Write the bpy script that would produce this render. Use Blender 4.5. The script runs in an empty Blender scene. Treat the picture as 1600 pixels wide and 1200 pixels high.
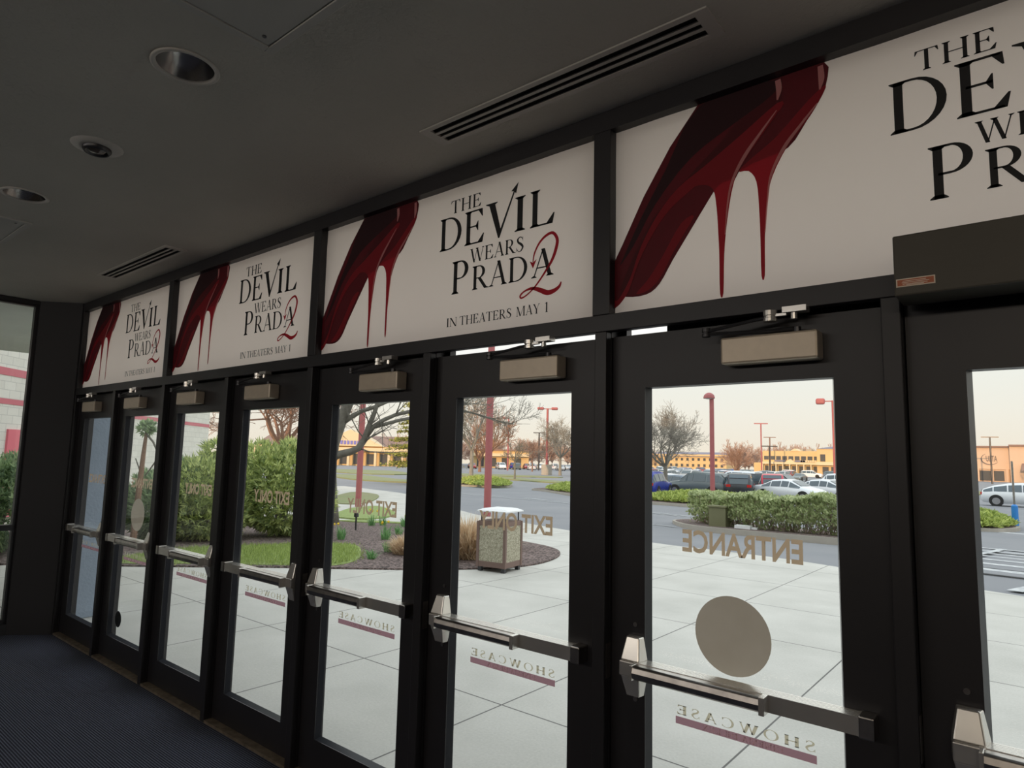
import bpy, bmesh, math, random
from mathutils import Vector, Matrix
from math import pi, sin, cos, radians, hypot, atan2

S = bpy.context.scene
COL = S.collection
random.seed(7)

# ------------------------------------------------------------------ camera
cam_d = bpy.data.cameras.new('camera'); cam = bpy.data.objects.new('camera', cam_d); COL.objects.link(cam)
YAW, PITCH, ROLL = -0.6906, 0.1124, 0.0235
CAMLOC = Vector((6.8706, -2.1763, 1.6756))
_d = Vector((sin(YAW)*cos(PITCH), cos(YAW)*cos(PITCH), sin(PITCH)))
_r = _d.cross(Vector((0, 0, 1))).normalized(); _u = _r.cross(_d)
_R = _r*cos(ROLL) + _u*sin(ROLL); _U = -_r*sin(ROLL) + _u*cos(ROLL)
M = Matrix((( _R.x, _U.x, -_d.x), (_R.y, _U.y, -_d.y), (_R.z, _U.z, -_d.z))).to_4x4()
M.translation = CAMLOC
cam.matrix_world = M
cam_d.sensor_width = 36.0; cam_d.lens = 1017.8/1600*36.0
cam_d.clip_start = 0.05; cam_d.clip_end = 2000
S.camera = cam

# ------------------------------------------------------------------ view, sky, sun
S.view_settings.view_transform = 'Standard'; S.view_settings.look = 'None'
S.view_settings.exposure = 0.0; S.view_settings.gamma = 1.0
S.view_settings.use_curve_mapping = False
W = bpy.data.worlds.new('sky'); S.world = W; W.use_nodes = True
nt = W.node_tree; nt.nodes.clear()
wo = nt.nodes.new('ShaderNodeOutputWorld'); bg = nt.nodes.new('ShaderNodeBackground')
tc = nt.nodes.new('ShaderNodeTexCoord'); sx = nt.nodes.new('ShaderNodeSeparateXYZ'); cr = nt.nodes.new('ShaderNodeValToRGB')
nt.links.new(tc.outputs['Generated'], sx.inputs[0]); nt.links.new(sx.outputs['Z'], cr.inputs[0])
nt.links.new(cr.outputs[0], bg.inputs[0]); nt.links.new(bg.outputs[0], wo.inputs[0])
e = cr.color_ramp.elements
e[0].position = 0.0; e[0].color = (0.86, 0.745, 0.62, 1)
e[1].position = 1.0; e[1].color = (1.36, 1.42, 1.52, 1)
for pos, c in ((0.07, (0.86, 0.80, 0.72, 1)), (0.15, (0.83, 0.83, 0.79, 1)), (0.40, (1.25, 1.25, 1.24, 1))):
    k = e.new(pos); k.color = c
bg.inputs[1].default_value = 1.15
sun_d = bpy.data.lights.new('low_sun', 'SUN'); sun = bpy.data.objects.new('low_sun', sun_d); COL.objects.link(sun)
sun_d.energy = 3.2; sun_d.color = (1.0, 0.62, 0.34); sun_d.angle = radians(0.6)
sun.rotation_euler = Vector((0.12, -1.0, 0.135)).to_track_quat('Z', 'Y').to_euler()
# unseen lights added behind the viewer to fill the hall and banners
def fill_lamp(x, y, z, w, h_, power, tilt, col=(1.0, 0.86, 0.70)):
    l = bpy.data.lights.new('fill_light', 'AREA'); l.shape = 'RECTANGLE'; l.size = w; l.size_y = h_
    l.energy = power; l.color = col
    o = bpy.data.objects.new('fill_light', l); COL.objects.link(o); o.location = (x, y, z)
    o.rotation_euler = (radians(tilt), 0, 0)
fill_lamp(8.2, -6.0, 2.86, 3.0, 0.25, 32, 80)
fill_lamp(2.6, -6.0, 2.86, 6.0, 0.25, 40, 80, (1.0, 0.92, 0.84))

# ------------------------------------------------------------------ materials
def mat(name, col, rough=0.6, metal=0.0, noise=None, bump=None, island=None, trans=0.0, spec=0.5):
    m = bpy.data.materials.new(name); m.use_nodes = True
    n = m.node_tree.nodes; L = m.node_tree.links; b = n['Principled BSDF']
    b.inputs['Base Color'].default_value = (*col, 1); b.inputs['Roughness'].default_value = rough
    b.inputs['Metallic'].default_value = metal; b.inputs['Specular IOR Level'].default_value = spec
    tcn = n.new('ShaderNodeTexCoord'); src = None
    if noise:                      # (scale, amount, second colour)
        t = n.new('ShaderNodeTexNoise'); t.inputs['Scale'].default_value = noise[0]; t.inputs['Detail'].default_value = 5
        L.new(tcn.outputs['Object'], t.inputs['Vector'])
        r = n.new('ShaderNodeValToRGB'); r.color_ramp.elements[0].position = 0.5-noise[1]; r.color_ramp.elements[1].position = 0.5+noise[1]
        r.color_ramp.elements[0].color = (*col, 1); r.color_ramp.elements[1].color = (*noise[2], 1)
        L.new(t.outputs['Fac'], r.inputs[0]); src = r.outputs[0]
    if island:                     # second colour mixed by leaf
        g = n.new('ShaderNodeNewGeometry'); mx = n.new('ShaderNodeMix'); mx.data_type = 'RGBA'
        L.new(g.outputs['Random Per Island'], mx.inputs[0])
        if src: L.new(src, mx.inputs[6])
        else: mx.inputs[6].default_value = (*col, 1)
        mx.inputs[7].default_value = (*island, 1); src = mx.outputs[2]
    if src: L.new(src, b.inputs['Base Color'])
    if bump:
        t2 = n.new('ShaderNodeTexNoise'); t2.inputs['Scale'].default_value = bump[0]; t2.inputs['Detail'].default_value = 6
        L.new(tcn.outputs['Object'], t2.inputs['Vector'])
        bp = n.new('ShaderNodeBump'); bp.inputs['Strength'].default_value = bump[1]; bp.inputs['Distance'].default_value = bump[2] if len(bump) > 2 else 0.01
        L.new(t2.outputs['Fac'], bp.inputs['Height']); L.new(bp.outputs[0], b.inputs['Normal'])
    if trans:
        ts = n.new('ShaderNodeBsdfTranslucent'); ms = n.new('ShaderNodeMixShader'); ms.inputs[0].default_value = trans
        if src: L.new(src, ts.inputs[0])
        else: ts.inputs[0].default_value = (*col, 1)
        L.new(b.outputs[0], ms.inputs[1]); L.new(ts.outputs[0], ms.inputs[2])
        L.new(ms.outputs[0], n['Material Output'].inputs[0])
    return m
def glass_mat(name, tint, refl=1.0):
    m = bpy.data.materials.new(name); m.use_nodes = True
    n = m.node_tree.nodes; L = m.node_tree.links; n.remove(n['Principled BSDF'])
    t = n.new('ShaderNodeBsdfTransparent'); t.inputs[0].default_value = (*tint, 1)
    g = n.new('ShaderNodeBsdfGlossy'); g.inputs['Roughness'].default_value = 0.01; g.inputs[0].default_value = (refl, refl, refl, 1)
    lw = n.new('ShaderNodeLayerWeight'); lw.inputs['Blend'].default_value = 0.5
    pw = n.new('ShaderNodeMath'); pw.operation = 'POWER'; L.new(lw.outputs['Facing'], pw.inputs[0]); pw.inputs[1].default_value = 5.0
    ma = n.new('ShaderNodeMath'); ma.operation = 'MULTIPLY_ADD'; L.new(pw.outputs[0], ma.inputs[0]); ma.inputs[1].default_value = 0.5; ma.inputs[2].default_value = 0.02
    x = n.new('ShaderNodeMixShader'); L.new(ma.outputs[0], x.inputs[0]); L.new(t.outputs[0], x.inputs[1]); L.new(g.outputs[0], x.inputs[2])
    L.new(x.outputs[0], n['Material Output'].inputs[0]); return m

K = {}
K['paint'] = mat('black_bronze_paint', (0.021, 0.020, 0.023), 0.42, noise=(6, .3, (0.027, 0.025, 0.027)), bump=(160, .06, .002))
K['stop'] = mat('skylit_stop_paint', (0.035, 0.038, 0.046), 0.3)  # frame paint lifted to grey-blue, skylight put into the colour
K['plaster'] = mat('textured_ceiling_plaster', (0.47, 0.46, 0.42), 0.95, noise=(2.2, .35, (0.54, 0.52, 0.47)), bump=(70, .55, .006))
K['panelplaster'] = mat('smooth_painted_panel', (0.47, 0.465, 0.44), 0.8, bump=(90, .15, .003))
K['darkwall'] = mat('dark_wall_paint', (0.026, 0.025, 0.027), 0.7, bump=(60, .2, .003))
K['lobbywall'] = mat('lobby_wall_paint', (0.10, 0.08, 0.065), 0.8)
K['glass'] = glass_mat('clear_door_glass', (0.965, 0.985, 0.975))
K['tglass'] = glass_mat('transom_glass', (0.85, 0.88, 0.86))
K['alu'] = mat('brushed_aluminium', (0.80, 0.78, 0.72), 0.26, 0.72, noise=(9, .3, (0.7, 0.68, 0.65)))
K['aludark'] = mat('worn_satin_steel', (0.50, 0.47, 0.44), 0.3, 1.0, noise=(25, .25, (0.32, 0.30, 0.28)))
K['closer'] = mat('closer_cover_champagne_paint', (0.70, 0.60, 0.47), 0.42, 0.35, noise=(30, .3, (0.62, 0.53, 0.42)))
K['darkmetal'] = mat('dark_steel', (0.08, 0.08, 0.085), 0.4, 0.8)
K['slotshade'] = mat('slot_shade_black', (0.004, 0.004, 0.004), 0.9)
K['ventwhite'] = mat('vent_white_enamel', (0.50, 0.48, 0.45), 0.5)
K['reflector'] = mat('polished_reflector', (0.48, 0.47, 0.46), 0.27, 1.0)
K['lampglass'] = mat('dark_lamp_lens', (0.12, 0.10, 0.09), 0.1)
K['threshold'] = mat('worn_brass_threshold', (0.50, 0.41, 0.30), 0.45, 0.5, noise=(20, .3, (0.15, 0.12, 0.09)))
K['opbox'] = mat('operator_box_bronze_paint', (0.075, 0.068, 0.052), 0.55, noise=(5, .3, (0.09, 0.08, 0.062)))
K['orange'] = mat('rust_orange_label', (0.55, 0.15, 0.06), 0.5)
K['cream'] = mat('cream_label_print', (0.9, 0.75, 0.6), 0.5)
K['paper'] = mat('banner_vinyl', (0.88, 0.74, 0.70), 0.6, noise=(1.2, .4, (0.88, 0.76, 0.70)), bump=(3.5, .5, .006), trans=0.58)
K['ink'] = mat('black_print', (0.006, 0.006, 0.007), 0.6)
K['redink'] = mat('crimson_print', (0.42, 0.008, 0.022), 0.6, trans=0.35)
K['shoe1'] = mat('dark_crimson_print', (0.11, 0.003, 0.009), 0.6, trans=0.35)
K['shoe2'] = mat('crimson_shoe_print', (0.36, 0.006, 0.018), 0.6, trans=0.35)
K['shoe3'] = mat('shadow_maroon_print', (0.035, 0.002, 0.006), 0.6, trans=0.3)
K['shoe4'] = mat('pink_shine_print', (0.75, 0.30, 0.30), 0.6, trans=0.35)
K['decal'] = mat('tan_vinyl_lettering', (0.62, 0.46, 0.32), 0.7, trans=0.42)
K['decalw'] = mat('pale_sage_vinyl', (0.66, 0.60, 0.46), 0.7, trans=0.5)
K['decalp'] = mat('plum_vinyl', (0.40, 0.23, 0.27), 0.7, trans=0.5)
K['decall'] = mat('pink_vinyl', (0.97, 0.86, 0.84), 0.7, trans=0.85)
K['sticker'] = mat('taupe_round_sticker', (0.50, 0.44, 0.37), 0.8, noise=(9, .3, (0.44, 0.38, 0.31)), trans=0.33)
K['asphalt'] = mat('worn_asphalt', (0.19, 0.20, 0.22), 0.85, noise=(0.35, .3, (0.25, 0.255, 0.27)), bump=(40, .3, .01))
K['curb'] = mat('concrete_curb', (0.42, 0.39, 0.34), 0.9, noise=(3, .3, (0.36, 0.33, 0.29)))
K['mulch'] = mat('bark_mulch', (0.065, 0.048, 0.045), 0.95, noise=(24, .10, (0.27, 0.205, 0.19)), bump=(45, 1.0, .03))
K['lawn'] = mat('spring_grass', (0.18, 0.24, 0.07), 0.9, noise=(14, .2, (0.32, 0.40, 0.14)), bump=(60, .8, .02))
K['drygrass'] = mat('dormant_grass', (0.26, 0.25, 0.14), 0.95, noise=(.6, .25, (0.20, 0.24, 0.10)))
K['blade'] = mat('grass_blades', (0.24, 0.32, 0.09), 0.7, island=(0.50, 0.60, 0.20), trans=0.3)
K['tan'] = mat('dry_ornamental_grass', (0.55, 0.38, 0.24), 0.8, island=(0.88, 0.74, 0.54), trans=0.25)
K['daff'] = mat('daffodil_leaves', (0.12, 0.30, 0.10), 0.6, island=(0.30, 0.52, 0.22), trans=0.3)
K['yellow'] = mat('daffodil_petals', (0.9, 0.65, 0.05), 0.6)
K['ever'] = mat('evergreen_sprays', (0.20, 0.28, 0.12), 0.7, island=(0.78, 0.84, 0.36), trans=0.5)
K['ever2'] = mat('bluish_evergreen_sprays', (0.16, 0.25, 0.15), 0.7, island=(0.52, 0.66, 0.36), trans=0.5)
K['juniper'] = mat('juniper_sprays', (0.22, 0.30, 0.07), 0.7, island=(0.60, 0.68, 0.20), trans=0.3)
K['hedge'] = mat('hedge_leaves', (0.30, 0.37, 0.18), 0.6, island=(0.68, 0.74, 0.42), trans=0.35)
K['twig'] = mat('hedge_twigs', (0.34, 0.26, 0.21), 0.9, island=(0.55, 0.44, 0.38))
K['bark'] = mat('grey_bark', (0.155, 0.145, 0.125), 0.95, noise=(9, .2, (0.23, 0.22, 0.19)), bump=(30, .8, .02))
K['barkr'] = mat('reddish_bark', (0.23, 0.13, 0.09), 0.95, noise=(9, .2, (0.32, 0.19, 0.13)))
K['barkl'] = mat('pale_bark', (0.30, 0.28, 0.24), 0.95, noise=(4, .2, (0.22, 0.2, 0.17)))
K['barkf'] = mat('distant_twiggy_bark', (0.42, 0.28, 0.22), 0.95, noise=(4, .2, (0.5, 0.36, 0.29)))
K['pine'] = mat('pine_needles', (0.16, 0.20, 0.04), 0.8, island=(0.38, 0.36, 0.08))
K['maroon'] = mat('dusty_red_pole_paint', (0.36, 0.10, 0.105), 0.55, noise=(3, .3, (0.42, 0.13, 0.13)))
K['lenswhite'] = mat('lamp_lens', (0.6, 0.6, 0.58), 0.3)
K['binframe'] = mat('brown_bin_frame', (0.19, 0.125, 0.105), 0.6)
K['blockred'] = mat('painted_red_band', (0.56, 0.17, 0.20), 0.8)
K['reddoor'] = mat('red_painted_steel', (0.68, 0.16, 0.20), 0.6)
K['soffit'] = mat('soffit_plaster', (0.70, 0.72, 0.68), 0.9, noise=(2, .3, (0.78, 0.80, 0.76)))
K['bluecol'] = mat('grey_blue_column_render', (0.30, 0.36, 0.44), 0.9, noise=(12, .3, (0.35, 0.41, 0.50)), bump=(40, .5, .01))
K['white'] = mat('white_paint', (0.78, 0.79, 0.80), 0.5)
K['roadwhite'] = mat('worn_white_road_paint', (0.60, 0.62, 0.63), 0.8, noise=(8, .15, (0.34, 0.36, 0.38)))
K['blue'] = mat('blue_bollard_sleeve', (0.03, 0.22, 0.62), 0.4)
K['tire'] = mat('tyre_rubber', (0.02, 0.02, 0.02), 0.8)
K['rim'] = mat('alloy_rim', (0.35, 0.35, 0.37), 0.35, 0.7)
K['carglass'] = mat('car_window_glass', (0.05, 0.08, 0.10), 0.06, spec=0.9)
K['lampred'] = mat('tail_lamp', (0.5, 0.02, 0.02), 0.3)
K['lampclear'] = mat('head_lamp', (0.6, 0.65, 0.7), 0.15)
K['stucco'] = mat('yellow_stucco', (0.66, 0.47, 0.24), 0.9)
K['stucco2'] = mat('cream_stucco', (0.72, 0.58, 0.38), 0.9)
K['peach'] = mat('peach_stucco', (0.62, 0.45, 0.33), 0.9)
K['pane'] = mat('shop_window_glass', (0.10, 0.10, 0.10), 0.1)
K['slate'] = mat('slate_blue_roofing', (0.20, 0.20, 0.26), 0.8)
K['roofbrown'] = mat('brown_shingles', (0.26, 0.17, 0.14), 0.9)
K['signdark'] = mat('dark_sign_letters', (0.10, 0.09, 0.10), 0.5)
K['signblue'] = mat('blue_sign_letters', (0.16, 0.16, 0.50), 0.5)
K['utility'] = mat('olive_utility_box', (0.17, 0.17, 0.09), 0.7)

def carpet_mat():
    m = mat('ribbed_navy_carpet', (0.010, 0.013, 0.022), 0.95)
    n = m.node_tree.nodes; L = m.node_tree.links; b = n['Principled BSDF']
    t = n.new('ShaderNodeTexCoord'); w = n.new('ShaderNodeTexWave'); w.wave_type = 'BANDS'; w.bands_direction = 'Y'
    w.inputs['Scale'].default_value = 23; w.inputs['Distortion'].default_value = 0.25; w.inputs['Detail'].default_value = 2; w.inputs['Detail Scale'].default_value = 8
    L.new(t.outputs['Object'], w.inputs['Vector'])
    nz = n.new('ShaderNodeTexNoise'); nz.inputs['Scale'].default_value = 260; L.new(t.outputs['Object'], nz.inputs['Vector'])
    mu = n.new('ShaderNodeMath'); mu.operation = 'MULTIPLY'; L.new(w.outputs['Fac'], mu.inputs[0]); L.new(nz.outputs['Fac'], mu.inputs[1])
    r = n.new('ShaderNodeValToRGB'); r.color_ramp.elements[0].position = .18; r.color_ramp.elements[1].position = .46
    r.color_ramp.elements[0].color = (0.009, 0.013, 0.030, 1); r.color_ramp.elements[1].color = (0.125, 0.135, 0.19, 1)
    L.new(mu.outputs[0], r.inputs[0]); L.new(r.outputs[0], b.inputs['Base Color'])
    bp = n.new('ShaderNodeBump'); bp.inputs['Strength'].default_value = .8; bp.inputs['Distance'].default_value = .006
    L.new(w.outputs['Fac'], bp.inputs['Height']); L.new(bp.outputs[0], b.inputs['Normal'])
    return m
K['carpet'] = carpet_mat()
def concrete_mat():
    m = mat('jointed_concrete', (0.47, 0.46, 0.42), 0.85)
    n = m.node_tree.nodes; L = m.node_tree.links; b = n['Principled BSDF']
    t = n.new('ShaderNodeTexCoord'); s = n.new('ShaderNodeSeparateXYZ'); L.new(t.outputs['Object'], s.inputs[0])
    def M_(op, a, bb=None):
        q = n.new('ShaderNodeMath'); q.operation = op
        for i, v in enumerate((a, bb)):
            if v is None: continue
            if isinstance(v, (int, float)): q.inputs[i].default_value = v
            else: L.new(v, q.inputs[i])
        return q.outputs[0]
    lines = []
    for ax, per, off in (('X', 1.49, 0.91), ('Y', 1.52, 1.40)):
        f = M_('FRACT', M_('DIVIDE', M_('ADD', s.outputs[ax], 300*per - off + per/2), per))
        dd = M_('ABSOLUTE', M_('SUBTRACT', f, 0.5))
        lines.append(M_('LESS_THAN', dd, 0.0042))
    ln = M_('MAXIMUM', lines[0], lines[1])
    n1 = n.new('ShaderNodeTexNoise'); n1.inputs['Scale'].default_value = 1.3; n1.inputs['Detail'].default_value = 7; L.new(t.outputs['Object'], n1.inputs['Vector'])
    n2 = n.new('ShaderNodeTexNoise'); n2.inputs['Scale'].default_value = 60; n2.inputs['Detail'].default_value = 4; L.new(t.outputs['Object'], n2.inputs['Vector'])
    av = M_('ADD', M_('MULTIPLY', n1.outputs['Fac'], .6), M_('MULTIPLY', n2.outputs['Fac'], .4))
    r = n.new('ShaderNodeValToRGB'); r.color_ramp.elements[0].position = .3; r.color_ramp.elements[1].position = .7
    r.color_ramp.elements[0].color = (0.43, 0.425, 0.39, 1); r.color_ramp.elements[1].color = (0.60, 0.59, 0.55, 1)
    L.new(av, r.inputs[0])
    mx = n.new('ShaderNodeMix'); mx.data_type = 'RGBA'; L.new(ln, mx.inputs[0]); L.new(r.outputs[0], mx.inputs[6]); mx.inputs[7].default_value = (0.13, 0.125, 0.12, 1)
    L.new(mx.outputs[2], b.inputs['Base Color'])
    return m
K['concrete'] = concrete_mat()
def block_mat():
    m = mat('pale_block_wall', (0.58, 0.57, 0.52), 0.9)
    n = m.node_tree.nodes; L = m.node_tree.links; b = n['Principled BSDF']
    t = n.new('ShaderNodeTexCoord'); br = n.new('ShaderNodeTexBrick')
    mp = n.new('ShaderNodeMapping'); mp.inputs['Rotation'].default_value = (radians(90), 0, 0); L.new(t.outputs['Object'], mp.inputs[0]); L.new(mp.outputs[0], br.inputs['Vector'])
    br.inputs['Color1'].default_value = (0.66, 0.65, 0.59, 1); br.inputs['Color2'].default_value = (0.73, 0.72, 0.66, 1); br.inputs['Mortar'].default_value = (0.52, 0.52, 0.48, 1)
    br.inputs['Scale'].default_value = 1.0; br.inputs['Brick Width'].default_value = .4; br.inputs['Row Height'].default_value = .2; br.inputs['Mortar Size'].default_value = .008
    L.new(br.outputs['Color'], b.inputs['Base Color']); return m
K['block'] = block_mat()
def pebble_mat():
    m = mat('exposed_pebble_panel', (0.3, 0.28, 0.2), 0.8)
    n = m.node_tree.nodes; L = m.node_tree.links; b = n['Principled BSDF']
    t = n.new('ShaderNodeTexCoord'); v = n.new('ShaderNodeTexVoronoi'); v.inputs['Scale'].default_value = 75; L.new(t.outputs['Object'], v.inputs['Vector'])
    r = n.new('ShaderNodeValToRGB'); r.color_ramp.elements[0].color = (0.19, 0.175, 0.11, 1); r.color_ramp.elements[1].color = (0.62, 0.58, 0.46, 1)
    L.new(v.outputs['Color'], r.inputs[0]); L.new(r.outputs[0], b.inputs['Base Color'])
    bp = n.new('ShaderNodeBump'); bp.inputs['Distance'].default_value = .005; bp.invert = True; L.new(v.outputs['Distance'], bp.inputs['Height']); L.new(bp.outputs[0], b.inputs['Normal'])
    return m
K['pebble'] = pebble_mat()

# ------------------------------------------------------------------ helpers
class G:
    """collects geometry for one mesh"""
    def __init__(s): s.v = []; s.f = []; s.mi = []; s.smooth = False
    def add(s, vs, fs, mi=0):
        o = len(s.v); s.v += [tuple(p) for p in vs]; s.f += [tuple(i+o for i in f) for f in fs]; s.mi += [mi]*len(fs); return s
    def box(s, x0, x1, y0, y1, z0, z1, mi=0):
        vs = [(x, y, z) for z in (z0, z1) for y in (y0, y1) for x in (x0, x1)]
        return s.add(vs, [(0, 2, 3, 1), (4, 5, 7, 6), (0, 1, 5, 4), (2, 6, 7, 3), (0, 4, 6, 2), (1, 3, 7, 5)], mi)
    def obox(s, c, ax, ay, hx, hy, z0, z1, mi=0):   # oriented box, ax and ay 2D unit vectors
        vs = []
        for z in (z0, z1):
            for a, b in ((-1, -1), (1, -1), (1, 1), (-1, 1)):
                vs.append((c[0]+ax[0]*hx*a+ay[0]*hy*b, c[1]+ax[1]*hx*a+ay[1]*hy*b, z))
        return s.add(vs, [(3, 2, 1, 0), (4, 5, 6, 7), (0, 1, 5, 4), (1, 2, 6, 5), (2, 3, 7, 6), (3, 0, 4, 7)], mi)
    def tube(s, pts, rad, n=8, mi=0, cap=True):
        pts = [Vector(p) for p in pts]
        if not hasattr(rad, '__len__'): rad = [rad]*len(pts)
        rings = []; ref = None
        for i, p in enumerate(pts):
            t = (pts[min(i+1, len(pts)-1)] - pts[max(i-1, 0)])
            if t.length < 1e-9: t = Vector((0, 0, 1))
            t.normalize()
            if ref is None:
                ref = Vector((1, 0, 0)) if abs(t.x) < .8 else Vector((0, 1, 0))
            a = (ref - t*ref.dot(t)); a = a.normalized() if a.length > 1e-6 else t.orthogonal().normalized()
            ref = a; b = t.cross(a)
            rings.append([p + (a*cos(2*pi*k/n) + b*sin(2*pi*k/n))*rad[i] for k in range(n)])
        vs = [q for r in rings for q in r]; fs = []
        for i in range(len(pts)-1):
            for k in range(n):
                fs.append((i*n+k, i*n+(k+1) % n, (i+1)*n+(k+1) % n, (i+1)*n+k))
        if cap: fs += [tuple(range(n-1, -1, -1)), tuple(range((len(pts)-1)*n, len(pts)*n))]
        return s.add(vs, fs, mi)
    def cyl(s, p0, p1, r, n=16, mi=0): return s.tube([p0, p1], r, n, mi)
    def lathe(s, prof, c=(0, 0, 0), n=32, mi=0):
        vs = [(c[0]+r*cos(2*pi*k/n), c[1]+r*sin(2*pi*k/n), c[2]+z) for r, z in prof for k in range(n)]
        fs = [(i*n+k, i*n+(k+1) % n, (i+1)*n+(k+1) % n, (i+1)*n+k) for i in range(len(prof)-1) for k in range(n)]
        return s.add(vs, fs, mi)
    def prism_y(s, pts, y0, y1, mi=0):              # outline in x,z extruded along y
        n = len(pts); vs = [(x, y0, z) for x, z in pts] + [(x, y1, z) for x, z in pts]
        return s.add(vs, [tuple(range(n)), tuple(range(2*n-1, n-1, -1))] + [(i, i+n, (i+1) % n+n, (i+1) % n) for i in range(n)], mi)

def obj(name, g, m=None, parent=None, bevel=0, smooth=False, loc=None):
    me = bpy.data.meshes.new(name); me.from_pydata(g.v, [], g.f); me.update()
    ms = m if isinstance(m, (list, tuple)) else [m]
    for q in ms: me.materials.append(K[q] if isinstance(q, str) else q)
    if any(g.mi): me.polygons.foreach_set('material_index', g.mi)
    if smooth: me.polygons.foreach_set('use_smooth', [True]*len(me.polygons))
    o = bpy.data.objects.new(name, me); COL.objects.link(o)
    if loc: o.location = loc
    if parent: o.parent = parent
    if bevel:
        b = o.modifiers.new('bevel', 'BEVEL'); b.width = bevel; b.segments = 2; b.limit_method = 'ANGLE'
    return o
def tag(o, label=None, cat=None, group=None, kind=None):
    if label: o['label'] = label
    if cat: o['category'] = cat
    if group: o['group'] = group
    if kind: o['kind'] = kind
    return o
def thing(name, label, cat, loc=(0, 0, 0), rz=0, group=None, kind=None):
    o = bpy.data.objects.new(name, None); COL.objects.link(o); o.location = loc; o.rotation_euler = (0, 0, rz)
    o.empty_display_size = .1
    return tag(o, label, cat, group, kind)
KIDS = {}
def copy_tree(o, parent=None):
    c = o.copy(); COL.objects.link(c)
    if parent: c.parent = parent
    for ch in list(o.children): copy_tree(ch, c)
    return c
def ss(t): t = min(1, max(0, t)); return t*t*(3-2*t)
def H(x, y):                                       # the ground falls away from the entrance
    r = hypot(x-6, y+1)
    return -0.6*ss((r-11)/16) - 0.7*ss((r-27)/110)

def slab(name, outline, off, m, thick=.15, step=2.0, parent=None, hf=H, rim=None):
    bm = bmesh.new(); vs = [bm.verts.new((x, y, 0)) for x, y in outline]; bm.faces.new(vs)
    bmesh.ops.triangulate(bm, faces=bm.faces[:])
    xs = [p[0] for p in outline]; ys = [p[1] for p in outline]
    for ax, lo, hi in ((0, min(xs), max(xs)), (1, min(ys), max(ys))):
        k = math.floor(lo/step)*step + step
        while k < hi:
            co = [0, 0, 0]; no = [0, 0, 0]; co[ax] = k; no[ax] = 1
            bmesh.ops.bisect_plane(bm, geom=bm.verts[:]+bm.edges[:]+bm.faces[:], plane_co=co, plane_no=no); k += step
    bmesh.ops.recalc_face_normals(bm, faces=bm.faces[:])
    if sum(f.normal.z for f in bm.faces) < 0: bmesh.ops.reverse_faces(bm, faces=bm.faces[:])
    for v in bm.verts: v.co.z = hf(v.co.x, v.co.y)+off
    be = [e_ for e_ in bm.edges if e_.is_boundary]
    r = bmesh.ops.extrude_edge_only(bm, edges=be)
    for v in r['geom']:
        if isinstance(v, bmesh.types.BMVert): v.co.z -= thick
    me = bpy.data.meshes.new(name); bm.to_mesh(me); bm.free()
    me.materials.append(K[m]); o = bpy.data.objects.new(name, me); COL.objects.link(o)
    if parent: o.parent = parent
    return o
def smoothline(pts, n=4, closed=True):
    out = []; N = len(pts)
    for i in range(N if closed else N-1):
        p0, p1, p2, p3 = (pts[(i-1) % N], pts[i], pts[(i+1) % N], pts[(i+2) % N]) if closed else (pts[max(i-1, 0)], pts[i], pts[i+1], pts[min(i+2, N-1)])
        for k in range(n):
            t = k/n
            out.append(tuple(.5*((2*b)+(-a+c)*t+(2*a-5*b+4*c-d)*t*t+(-a+3*b-3*c+d)*t**3) for a, b, c, d in zip(p0, p1, p2, p3)))
    if not closed: out.append(tuple(pts[-1]))
    return out

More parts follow.
